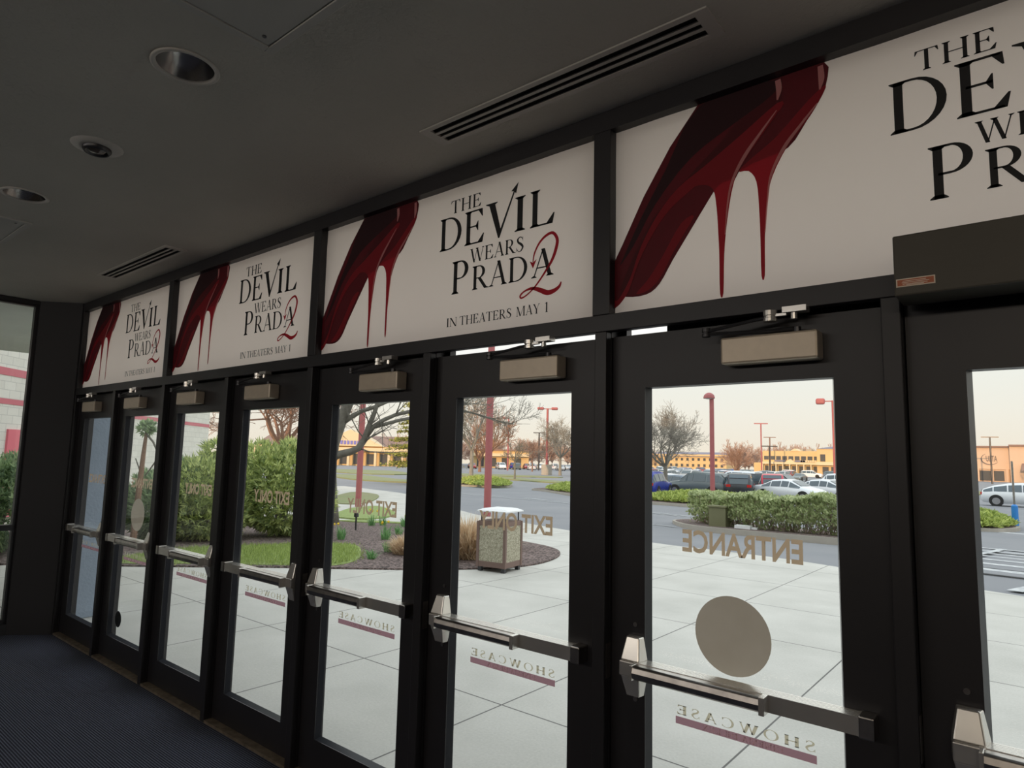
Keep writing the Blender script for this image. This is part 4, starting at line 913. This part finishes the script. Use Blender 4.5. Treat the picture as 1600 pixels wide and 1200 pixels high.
# large near tree whose boughs cross the fifth door
R = thing('bare_tree', 'large near tree with thick grey boughs crossing the top of the fifth door glass', 'tree', (-8.05, 8.35, H(-8.05, 8.35)))
o0 = Vector((-8.05, 8.35, 0)); zf = H(-8.05, 8.35)
def rel(ps): return [Vector((p[0]+8.05, p[1]-8.35, p[2]-zf)) for p in ps]
t = G(); t.tube([Vector((0, 0, -.05))]+rel([(-8.02, 8.28, .46), (-7.98, 8.19, 1.3), (-7.88, 8.20, 1.95), (-7.68, 8.29, 2.5), (-7.47, 8.38, 3.01), (-7.28, 8.44, 3.52), (-7.12, 8.48, 4.2)]), [.30, .25, .22, .21, .17, .13, .10, .07], 12)
obj('trunk', t, 'bark', R, smooth=True)
random.seed(19); g = G(); bm_ = G()
BR = [([(-7.98, 8.17, 1.50), (-7.7, 8.37, 1.66), (-7.48, 8.54, 1.73), (-7.32, 8.66, 1.83), (-7.18, 8.74, 2.07), (-7.07, 8.78, 2.43), (-6.94, 8.83, 2.77), (-6.83, 8.87, 3.11), (-6.71, 8.92, 3.54), (-6.52, 8.99, 4.13)], [.12, .105, .10, .095, .09, .07, .06, .05, .045, .03]),
      ([(-7.15, 8.76, 2.14), (-6.96, 8.87, 2.43), (-6.76, 9.01, 2.59), (-6.51, 9.19, 2.73), (-6.15, 9.48, 2.85), (-5.79, 9.76, 2.92), (-5.22, 10.24, 2.91), (-4.91, 10.51, 2.82), (-4.59, 10.79, 2.71), (-4.33, 11.02, 2.6), (-4.14, 11.18, 2.57), (-3.97, 11.3, 2.68)], [.07, .06, .055, .05, .045, .04, .03, .025, .02, .016, .012, .008]),
      ([(-7.03, 8.82, 2.38), (-6.76, 9.03, 2.47), (-6.47, 9.25, 2.58), (-6.12, 9.53, 2.68), (-5.77, 9.81, 2.72), (-5.3, 10.2, 3.1)], [.06, .05, .045, .04, .03, .02]),
      ([(-7.67, 8.28, 2.43), (-7.44, 8.45, 2.64), (-7.2, 8.61, 2.81), (-6.94, 8.82, 2.92), (-6.67, 9.02, 3.07), (-6.3, 9.28, 3.35), (-5.91, 9.55, 3.73)], [.08, .07, .06, .055, .045, .035, .025]),
      ([(-7.84, 8.21, 1.99), (-8.0, 7.98, 2.65), (-8.09, 7.8, 3.33), (-8.12, 7.68, 4.0)], [.13, .11, .09, .06])]
for ps, rr in BR:
    q = rel(ps); bm_.tube(q, rr, 8)
    for i in range(3, len(q)):
        for _ in range(2 if i < len(q)-1 else 4):
            d_ = (q[i]-q[i-1]).normalized(); d_.rotate(Matrix.Rotation(random.uniform(-1.2, 1.2), 3, Vector((random.uniform(-1, 1), random.uniform(-1, 1), random.uniform(-.5, .5))).normalized()))
            branch(g, q[i], d_, random.uniform(.5, .9)*(1 if i < 8 else .45), min(.022, rr[i]*.6), 2, 1.0, 3, .004)
obj('boughs', bm_, 'bark', R, smooth=True); obj('twigs', g, 'bark', R)

# ------------------------------------------------------------------ poles, lamps, bin, bollard
def pole(name, x, y, h_, r, head, lab, m='maroon', rz=0.0, base=None, group=None):
    R = thing(name, lab, 'lamp post', (x, y, H(x, y)-.1), rz, group)
    obj('pole', G().tube([(0, 0, 0), (0, 0, h_)], [r, r*.9], 14), m, R)
    if base: obj('concrete_base', G().cyl((0, 0, 0), (0, 0, base[1]), base[0], 16), 'curb', R)
    if head == 'dome':
        obj('lamp_head', G().lathe([(.30, 0), (.30, .06), (.27, .17), (.19, .26), (.08, .31), (.0001, .32)], (-.13, 0, h_-.12), 24), m, R)
        obj('lens', G().lathe([(.28, 0), (.15, -.03), (.0001, -.04)], (-.13, 0, h_-.12), 20), 'lenswhite', R)
    elif head == 'box':
        obj('arm', G().box(-.8, 0, -.05, .05, h_-.12, h_-.02), m, R); obj('lamp_head', G().box(-1.6, -.75, -.35, .35, h_-.38, h_+.22), m, R, bevel=.15)
    elif head == 'double':
        obj('arm', G().box(-1.0, 1.0, -.06, .06, h_-.15, h_-.02), m, R)
        for s_ in (-1, 1): obj('lamp_head', G().box(s_*1.3-.6, s_*1.3+.6, -.5, .5, h_-.28, h_+.22), m, R, bevel=.15)
    elif head == 'tee': obj('arm', G().box(-1.5, 1.5, -.08, .08, h_-.12, h_+.08), m, R)
    return R
pole('lamp_post', -16.5, 15.8, 9.5, .13, 'dome', 'dusty red lamp post on the oval lawn, seen through the fifth door', rz=.5)
pole('lamp_post', -10.6, 17.6, 9.5, .15, 'dome', 'tall dusty red lamp post behind the trash bin, running out of the sixth door glass', rz=.5)
pole('lamp_post', -7.2, 31.9, 5.95, .13, 'dome', 'dusty red lamp post with a domed head rising behind the hedge', rz=.35)
pole('lamp_post', -65.3, 95.8, 12.3, .22, 'double', 'orange-lit twin-headed lamp post on a concrete base far across the lot', rz=.6, base=(1.0, 1.9))
pole('lamp_post', -93.6, 118.5, 12.6, .2, 'box', 'thin orange-lit lamp post with one head behind the tall red post', rz=.6)
pole('lamp_post', -10.05, 69.9, 9.2, .16, 'box', 'thin red lamp post with a box head, right edge of the seventh door glass', rz=.3)
pole('lamp_post', -44.3, 150, 12.2, .16, 'tee', 'left and taller of the two thin posts in front of the yellow shops', rz=.4, base=(.5, 1.5))
pole('lamp_post', -49.5, 172, 9.9, .18, 'tee', 'right and shorter of the two thin posts in front of the yellow shops', 'roofbrown', rz=.4)
pole('lamp_post', -2.7, 165, 9.6, .16, 'tee', 'dark thin lamp post in front of the peach store', 'darkmetal', rz=.1)
pole('lamp_post', -74, 140, 10.0, .2, 'tee', 'dark thin lamp post above the far cars, left of the domed red post', 'darkmetal', rz=.4)
pole('lamp_post', -36, 130, 6.5, .14, 'tee', 'short dark lamp post before the middle of the yellow shops', 'darkmetal', rz=.4)
pole('lamp_post', -93, 130, 9.5, .2, 'tee', 'dark lamp post among the treetops, right of the tall red post', 'darkmetal', rz=.6)
# trash bin
bx_, by_ = .40, 5.45; R = thing('trash_bin', 'square trash bin with pebble panels and brown frame at the mulch edge', 'trash bin', (bx_, by_, 0), radians(9)); R.scale = (1.03, 1.03, 1.1)
hw = .225
g = G()
for sx_ in (-1, 1):
    for sy_ in (-1, 1): g.box(sx_*hw-.022, sx_*hw+.022, sy_*hw-.022, sy_*hw+.022, .06, .66)
for z0_, z1_ in ((.06, .135), (.60, .66)):
    g.box(-hw, hw, -hw-.012, -hw+.012, z0_, z1_).box(-hw, hw, hw-.012, hw+.012, z0_, z1_).box(-hw-.012, -hw+.012, -hw, hw, z0_, z1_).box(hw-.012, hw+.012, -hw, hw, z0_, z1_)
obj('frame', g, 'binframe', R, bevel=.005)
for k in range(4):
    a = k*pi/2; c_ = (cos(a)*hw, sin(a)*hw)
    obj('pebble_panel', G().obox(c_, (-sin(a), cos(a)), (cos(a), sin(a)), hw-.024, .008, .135, .60), 'pebble', R)
for sx_ in (-1, 1):
    for sy_ in (-1, 1):
        obj('foot', G().box(sx_*(hw-.03)-.028, sx_*(hw-.03)+.028, sy_*(hw-.03)-.028, sy_*(hw-.03)+.028, 0, .06), 'darkmetal', R)
        obj('lid_post', G().cyl((sx_*(hw-.03), sy_*(hw-.03), .66), (sx_*(hw-.03), sy_*(hw-.03), .80), .010, 8), 'darkmetal', R)
obj('shelf_rim', G().box(-hw, hw, -hw, hw, .655, .668), 'binframe', R)
g = G(); n = 8
for a in range(n+1):
    for b in range(n+1):
        u, v = a/n*2-1, b/n*2-1; g.v.append((u*.25, v*.25, .80+.04*(1-max(abs(u), abs(v))**4)))
for a in range(n):
    for b in range(n): q = a*(n+1)+b; g.f.append((q, q+n+1, q+n+2, q+1)); g.mi.append(0)
g.box(-.25, .25, -.25, .25, .785, .801)
obj('lid', g, 'white', R, smooth=False)
# bollard with sign
zb = H(5.55, 31.5)-.12
R = thing('bollard', 'bright blue bollard at the end of the striped crossing', 'bollard', (5.62, 31.6, zb))
obj('sleeve', G().tube([(0, 0, 0), (0, 0, .92), (0, 0, .98)], [.115, .115, .06], 16), 'blue', R)
R2 = thing('sign_post', 'thin grey sign post rising out of the blue bollard', 'sign post', (5.62, 31.6, zb+.98))
obj('post', G().box(-.035, .035, -.03, .03, 0, 1.75), 'aludark', R2)

# ------------------------------------------------------------------ cars
def car_mats(c): return c
def car_sections(kind):
    if kind == 'sedan':
        return [(-2.35, .42, .72, .76, .74, .62), (-2.2, .26, .82, .98, .86, .70), (-1.65, .20, .90, 1.06, .90, .70), (-.95, .20, .92, 1.38, .91, .60), (-.2, .20, .92, 1.46, .92, .61), (.35, .20, .91, 1.42, .92, .61), (1.15, .20, .88, 1.02, .91, .68), (1.9, .24, .78, .88, .88, .68), (2.25, .30, .62, .74, .80, .6), (2.36, .40, .55, .60, .70, .5)], 1.36, 1.45, .34
    if kind == 'hatch':
        return [(-2.3, .42, .80, .86, .76, .62), (-2.18, .26, .92, 1.12, .87, .68), (-1.6, .20, .96, 1.36, .91, .62), (-.8, .20, .95, 1.54, .93, .62), (0, .20, .94, 1.60, .93, .62), (.5, .20, .93, 1.52, .93, .62), (1.3, .20, .90, 1.06, .92, .70), (1.95, .24, .80, .90, .89, .68), (2.28, .32, .62, .74, .80, .6), (2.38, .42, .55, .60, .70, .5)], 1.40, 1.45, .35
    if kind == 'pickup':
        return [(-2.8, .45, 1.08, 1.12, .95, .93), (-2.7, .35, 1.10, 1.14, .98, .95), (-.75, .35, 1.10, 1.16, .98, .92), (-.65, .35, 1.10, 1.80, .98, .72), (.1, .35, 1.10, 1.86, .98, .72), (.75, .35, 1.09, 1.78, .98, .72), (1.35, .35, 1.08, 1.20, .98, .82), (2.5, .38, 1.0, 1.12, .96, .8), (2.75, .42, .8, .9, .92, .7)], 1.75, 1.75, .39
    return [(-2.35, .42, .90, 1.0, .80, .66), (-2.22, .28, 1.02, 1.40, .90, .68), (-1.95, .24, 1.05, 1.68, .93, .68), (-1.0, .24, 1.04, 1.74, .94, .69), (0, .24, 1.03, 1.75, .94, .69), (.45, .24, 1.02, 1.68, .94, .69), (1.15, .24, 1.0, 1.14, .93, .74), (2.0, .28, .92, 1.02, .91, .72), (2.3, .34, .72, .84, .84, .62), (2.4, .45, .60, .66, .74, .52)], 1.42, 1.48, .38
def car_geo(kind):
    secs, wf, wr_, rw = car_sections(kind); b = G(); gl_ = G()
    rings = [[(x, -w, zl), (x, -w*1.0, zb_*.75), (x, -w*.97, zb_), (x, -wt, zt-.03), (x, -wt*.75, zt), (x, wt*.75, zt), (x, wt, zt-.03), (x, w*.97, zb_), (x, w, zb_*.75), (x, w, zl)] for x, zl, zb_, zt, w, wt in secs]
    n = 10; vs = [p for r in rings for p in r]; fs = []
    for i in range(len(rings)-1):
        for k in range(n): fs.append((i*n+k, i*n+(k+1) % n, (i+1)*n+(k+1) % n, (i+1)*n+k))
    fs += [tuple(range(n-1, -1, -1)), tuple(range((len(rings)-1)*n, len(rings)*n))]
    b.add(vs, fs)
    lerp = lambda p, q, t: tuple(a+(c-a)*t for a, c in zip(p, q))
    for i in range(len(secs)-1):
        A1, A2 = secs[i], secs[i+1]
        ha, hb = A1[3]-A1[2], A2[3]-A2[2]
        if max(ha, hb) > .33 and A1[0] > -2.25 or (kind in ('suv', 'hatch') and max(ha, hb) > .3):
            for s_ in (2, 7):
                o_ = 3 if s_ == 2 else 6; sg = -1 if s_ == 2 else 1
                P, Q, Rr, Ss = rings[i][s_], rings[i+1][s_], rings[i+1][o_], rings[i][o_]
                m0, m1 = (.05, .95)
                bl, br2 = lerp(P, Q, m0), lerp(P, Q, m1); tl, tr2 = lerp(Ss, Rr, m0), lerp(Ss, Rr, m1)
                q = [lerp(bl, tl, .1), lerp(br2, tr2, .1), lerp(br2, tr2, .84), lerp(bl, tl, .84)]
                q = [(a, c+sg*.02, d_) for a, c, d_ in q]; gl_.add(q, [(0, 1, 2, 3)])
        if abs(A2[3]-A1[3]) > .25:
            P, Q, Rr, Ss = rings[i][3], rings[i][6], rings[i+1][6], rings[i+1][3]
            q = [lerp(lerp(P, Ss, a), lerp(Q, Rr, a), c) for a, c in ((.1, .06), (.1, .94), (.9, .94), (.9, .06))]
            sgn = 1 if A2[3] < A1[3] else -1
            gl_.add([(a+sgn*.02, c, d_+.05) for a, c, d_ in q], [(0, 1, 2, 3)])
    wheels = []
    for xx in (-wr_, wf):
        for s_ in (-1, 1):
            w_ = G(); w_.cyl((xx, s_*.74, rw), (xx, s_*.955, rw), rw, 22); w_.cyl((xx, s_*.95, rw), (xx, s_*.965, rw), rw*.66, 12, mi=1); wheels.append(w_)
    arch = G()
    for xx in (-wr_, wf):
        for s_ in (-1, 1): arch.cyl((xx, s_*.80, rw+.02), (xx, s_*.948, rw+.02), rw+.055, 22)
    x_f = secs[-2][0]; x_r = secs[0][0]; hl = G(); tl_ = G()
    zf_ = secs[-2][2]; zr = secs[0][2]
    for s_ in (-1, 1):
        hl.box(x_f-.18, x_f+.02, s_*.62-.17, s_*.62+.17, zf_-.03, zf_+.07)
        tl_.box(x_r-.02, x_r+.16, s_*.66-.14, s_*.66+.14, zr-.05, zr+.12)
    return b, gl_, wheels, arch, hl, tl_
CG = {}; PAINT = {}
def paint(name, c):
    if name not in PAINT: PAINT[name] = mat(name+'_car_paint', c, .25, .1, spec=.7)
    return PAINT[name]
COLS = {'white': (.74, .77, .80), 'grey': (.13, .16, .17), 'black': (.03, .035, .045), 'blue': (.02, .04, .33), 'blue grey': (.14, .19, .25), 'red': (.55, .02, .05), 'silver': (.42, .45, .48), 'dark red': (.25, .03, .03), 'yellow': (.6, .45, .12)}
def car(kind, colr, x, y, rz, lab, group=None, parts=True, name='car', dz=0):
    key = (kind, colr)
    R = thing(name, lab, 'car', (x, y, H(x, y)-.12+dz), rz, group) if parts else None
    if kind not in CG: CG[kind] = car_geo(kind)
    b, g2, wh, ar, hl, tl_ = CG[kind]
    if parts:
        if key not in CACHE:
            CACHE[key] = [('body', b, paint(colr, COLS[colr])), ('windows', g2, 'carglass')]+[('wheel', w_, ['tire', 'rim']) for w_ in wh]+[('wheel_arch', ar, 'tire'), ('headlights', hl, 'lampclear'), ('tail_lights', tl_, 'lampred')]
            CM[key] = []
            for nm, gg, mm in CACHE[key]:
                o = obj(nm, gg, mm, R, smooth=False); CM[key].append((nm, o.data))
                if nm == 'body':
                    o.data.polygons.foreach_set('use_smooth', [True]*len(o.data.polygons))
        else:
            for nm, me in CM[key]:
                o = bpy.data.objects.new(nm, me); COL.objects.link(o); o.parent = R
        return R
    if key not in FARM:
        g = G(); o0_ = 0
        g.add(b.v, b.f, 0); g.add(g2.v, g2.f, 1)
        for w_ in wh: g.add(w_.v, w_.f, 2)
        g.add(ar.v, ar.f, 2); g.add(hl.v, hl.f, 3); g.add(tl_.v, tl_.f, 4)
        o = obj(name, g, [paint(colr, COLS[colr]), 'carglass', 'tire', 'lampclear', 'lampred']); FARM[key] = o.data
    else:
        o = bpy.data.objects.new(name, FARM[key]); COL.objects.link(o)
    o.location = (x, y, H(x, y)-.12+dz); o.rotation_euler = (0, 0, rz)
    return tag(o, lab, 'car', group)
CACHE = {}; CM = {}; FARM = {}
car('suv', 'blue', -14.3, 38.6, pi/2+.2, 'blue SUV seen from behind at the left edge of the seventh door glass')
car('sedan', 'blue grey', -16.2, 46.6, pi*.92, 'blue grey sedan behind the bare tree trunk')
car('suv', 'grey', -12.6, 42.6, pi*.97, 'dark grey SUV in side view right of the bare tree, facing left')
car('sedan', 'white', -20.5, 53.5, pi, 'white sedan whose roof shows behind the dark grey SUV, on the left')
car('hatch', 'blue grey', -18.6, 57.5, pi, 'blue grey hatchback roof showing behind the dark grey SUV')
car('suv', 'white', -15.2, 56.3, pi, 'white SUV with dark windows behind the domed red lamp post', dz=.1)
car('suv', 'black', -10.0, 43.6, pi/2+.3, 'black SUV with a light roof line just right of the domed red lamp post')
car('suv', 'red', -8.9, 47.0, pi/2+.3, 'red SUV parked between the black one and the white sedans')
car('sedan', 'white', -6.6, 43.4, -.25, 'white sedan nearest the hedge, facing right, left of the others')
car('suv', 'black', -9.6, 51.0, -.15, 'dark SUV behind the nearest white sedan')
car('sedan', 'white', -5.6, 48.6, -.20, 'white sedan in the middle with its front wheel above the hedge')
car('sedan', 'white', -5.6, 53.0, -.12, 'white sedan half hidden behind the middle white one')
car('pickup', 'white', -7.6, 60.6, pi*.98, 'white pickup truck at the right end of the car row', name='pickup_truck')
car('hatch', 'white', 5.3, 54.2, 0, 'white hatchback outside the rightmost door, facing right')
random.seed(123)
cols = ['white', 'silver', 'blue grey', 'black', 'grey', 'white', 'dark red', 'blue', 'silver']
kinds = ['sedan', 'suv', 'hatch', 'sedan', 'suv']
nfar = 0
def farcar(x, y, rz):
    global nfar
    c = random.choice(cols); k = random.choice(kinds)
    car(k, c, x, y, rz, 'distant %s %s in the far parking rows' % (c, {'suv': 'SUV', 'sedan': 'sedan', 'hatch': 'hatchback'}[k]), 'distant cars in the far parking rows', parts=False); nfar += 1
for row, (ya, n_) in enumerate(((84, 9), (98, 10), (112, 11), (126, 12), (140, 12))):
    xc = 6.87+(ya+2.18)*math.tan(-.40)
    for k in range(n_):
        if random.random() < .12: continue
        x = xc-14+k*2.9+random.uniform(-.1, .1)
        if abs(x+10.05) < 1.6 and ya == 84: continue
        farcar(x, ya+random.uniform(-.3, .3), pi/2*random.choice((1, -1)))
for row in range(2):
    for k in range(20):
        if random.random() < .15: continue
        t = row*10; cx_ = -114-row*7+k*2.7; cy_ = 117+row*7+k*2.7
        farcar(cx_, cy_, -pi/4+random.choice((0, pi)))
for x, y in ((-41.5, 158), (-36.5, 161), (-31, 159), (-52, 163)): farcar(x, y, random.choice((0, pi)))

# ------------------------------------------------------------------ far buildings
def tri_gable(g, x0, x1, y0, y1, z0, z1, mi=0): g.prism_y([(x0, z0), (x1, z0), ((x0+x1)/2, z1)], y0, y1, mi)
zb = -1.5
# peach store with the round sign
R = thing('shop_building', 'peach stucco store with a round sign, beyond the white hatchback', 'building', (0, 195, zb))
obj('wall', G().box(-14, -.7, 0, 25, 0, 8.6).box(-.7, 22, -2, 25, 0, 8.9).box(-14, -.7, -.3, 0, 3.1, 3.5), 'peach', R)
obj('cornice', G().box(-14.3, -.6, -.5, 0, 8.3, 8.7).box(-.8, 22.3, -2.5, -2, 8.6, 9.0), 'roofbrown', R)
for x0, x1 in ((-13, -10.2), (-9.3, -7.4), (-6.8, -4.6), (-4.0, -2.0), (2.5, 6), (6.5, 10)): obj('shop_window', G().box(x0, x1, -.1 if x0 < 0 else -2.1, .02, .3, 2.7), 'pane', R)
for x in (-13.5, -9.8, -7.1, -4.3, -1.4): obj('column', G().box(x-.25, x+.25, -.6, -.1, 0, 3.1), 'peach', R)
obj('canopy_roof', G().add([(1.5, -2, 3.6), (11, -2, 3.6), (11, -6, 2.9), (1.5, -6, 2.9), (1.5, -2, 4.6), (11, -2, 4.6)], [(3, 2, 5, 4), (0, 3, 4), (1, 5, 2), (0, 1, 2, 3)]), 'roofbrown', R)
sans_polys_obj('sign_lettering', 'ULTA', -5.4, -3.2, 4.95, 6.35, -.12, 'signdark', R, .01)
g = G()
for p in ribbon([(x, z) for x, z in arc(-4.6, 5.55, 1.75, 1.35, 120, 330, 10)], [.06, .10, .14, .18, .20, .22, .20, .16, .12, .08, .04]): g.add([(x, -.12, z) for x, z in p], [tuple(range(4))])
obj('sign_arc', g, 'signdark', R)
# two-storey yellow shops
R = thing('shop_building', 'two-storey yellow shop building with a row of upper windows, far right in the seventh door', 'building', (0, 178, zb))
zz = -zb
obj('wall', G().box(-53.4, -38.9, 0, 16, 0, 6.6).box(-38.9, -24, -3, 18, 0, 7.2).box(-56.5, -53.4, 2, 12, 0, 3.4), 'stucco', R)
g = G(); tri_gable(g, -46.2, -43.9, -.15, 4, 6.6, 7.3); tri_gable(g, -47.2, -44.8, -1.2, -.1, 3.7, 4.5); obj('gable', g, 'stucco2', R)
obj('canopy', G().box(-53.4, -38.9, -1.4, 0, 3.1, 3.7).box(-38.9, -24, -4.2, -3, 3.1, 3.9), 'stucco2', R)
obj('awning_roof', G().box(-49.8, -47.3, -1.5, -.05, 3.75, 4.2).box(-44.7, -42.2, -1.5, -.05, 3.75, 4.2), 'slate', R)
obj('tower_roof', G().add([(-39, -3.2, 7.2), (-24, -3.2, 7.2), (-24, 8, 7.2), (-39, 8, 7.2), (-31.5, 2, 8.6)], [(0, 1, 4), (1, 2, 4), (2, 3, 4), (3, 0, 4)]), 'slate', R)
for k in range(9):
    x = -53.0+k*1.58; w_ = obj('upper_window', G().box(x, x+1.2, -.06, .05, 4.25, 5.25), 'pane', R)
obj('upper_window', G().box(-38.1, -36.9, -3.06, -2.9, 4.0, 5.8), 'pane', R)
for k in range(9): obj('column', G().box(-53.2+k*1.75, -52.9+k*1.75, -1.3, -1.0, 0, 3.1), 'stucco2', R)
for k in range(8): obj('shop_window', G().box(-52.8+k*1.75, -51.5+k*1.75, -.08, .02, .3, 2.7), 'pane', R)
for x0, x1 in ((-37.6, -36.2), (-35.6, -34.2), (-33.4, -31)): obj('shop_window', G().box(x0, x1, -3.1, -2.9, .3, 2.7), 'pane', R)
g = G()
for k in range(7): g.box(-43.2+k*.55, -42.8+k*.55, -1.5, -1.4, 3.75, 4.25)
obj('sign_lettering', g, 'stucco2', R)
for x in (-48, -44.6, -42.4): obj('roof_unit', G().box(x-.7, x+.7, 3, 5, 6.6, 7.15), 'curb', R)
# long yellow building behind
R = thing('long_building', 'long low yellow building with grey roof left of the domed red lamp post', 'building', (0, 250, zb))
obj('wall', G().box(-126, -91.5, 0, 14, 0, 6.2), 'stucco', R)
obj('roof', G().add([(-127, -.8, 5.3), (-90.8, -.8, 5.3), (-90.8, 14.8, 5.3), (-127, 14.8, 5.3), (-124, 7, 7.2), (-94, 7, 7.2)], [(0, 1, 5, 4), (1, 2, 5), (2, 3, 4, 5), (3, 0, 4)]), 'slate', R)
for k in range(14):
    for z in (1.2, 3.6): obj('window', G().box(-125+k*2.4, -124+k*2.4, -.06, .02, z, z+1.1), 'pane', R)
# yellow gabled shop front beyond the fifth door
R = thing('shop_building', 'yellow gabled shop front with blue lettering, seen through the fifth door', 'building', (-138, 106, -1.45), radians(38))
obj('wall', G().box(-26, 26, 0, 14, 0, 5.2), 'stucco', R)
g = G(); tri_gable(g, -9, 9, -1.5, 6, 5.2, 9.6); obj('gable', g, 'stucco2', R)
obj('canopy', G().box(-26, 26, -2.2, 0, 3.9, 4.8), 'stucco2', R)
obj('roof', G().add([(-26, 0, 5.2), (26, 0, 5.2), (26, 10, 8.2), (-26, 10, 8.2)], [(0, 1, 2, 3)]), 'roofbrown', R)
for k in range(15): obj('column', G().box(-25.6+k*3.6, -25.0+k*3.6, -2.1, -1.5, 0, 3.9), 'stucco2', R)
for k in range(14): obj('shop_window', G().box(-24.4+k*3.6, -22.4+k*3.6, -.06, .02, .4, 3.2), 'pane', R)
g = G()
for k in range(8): g.box(-3.4+k*.9, -2.8+k*.9, -1.62, -1.5, 5.6, 6.6)
obj('sign_lettering', g, 'signblue', R)
# yellow strip seen left in the sixth door
R = thing('shop_building', 'low yellow shop strip behind the bare trees, left in the sixth door', 'building', (-113, 145, -1.45), radians(38))
obj('wall', G().box(-12, 4, 0, 12, 0, 5.0), 'stucco', R); obj('canopy', G().box(-12, 4, -1.6, 0, 3.4, 4.2), 'stucco2', R)
for k in range(4): obj('shop_window', G().box(-11+k*3.6, -9+k*3.6, -.06, .02, .4, 3.0), 'pane', R)
obj('roof', G().box(-12.5, 4.5, -.5, 12.5, 5.0, 5.4), 'roofbrown', R)
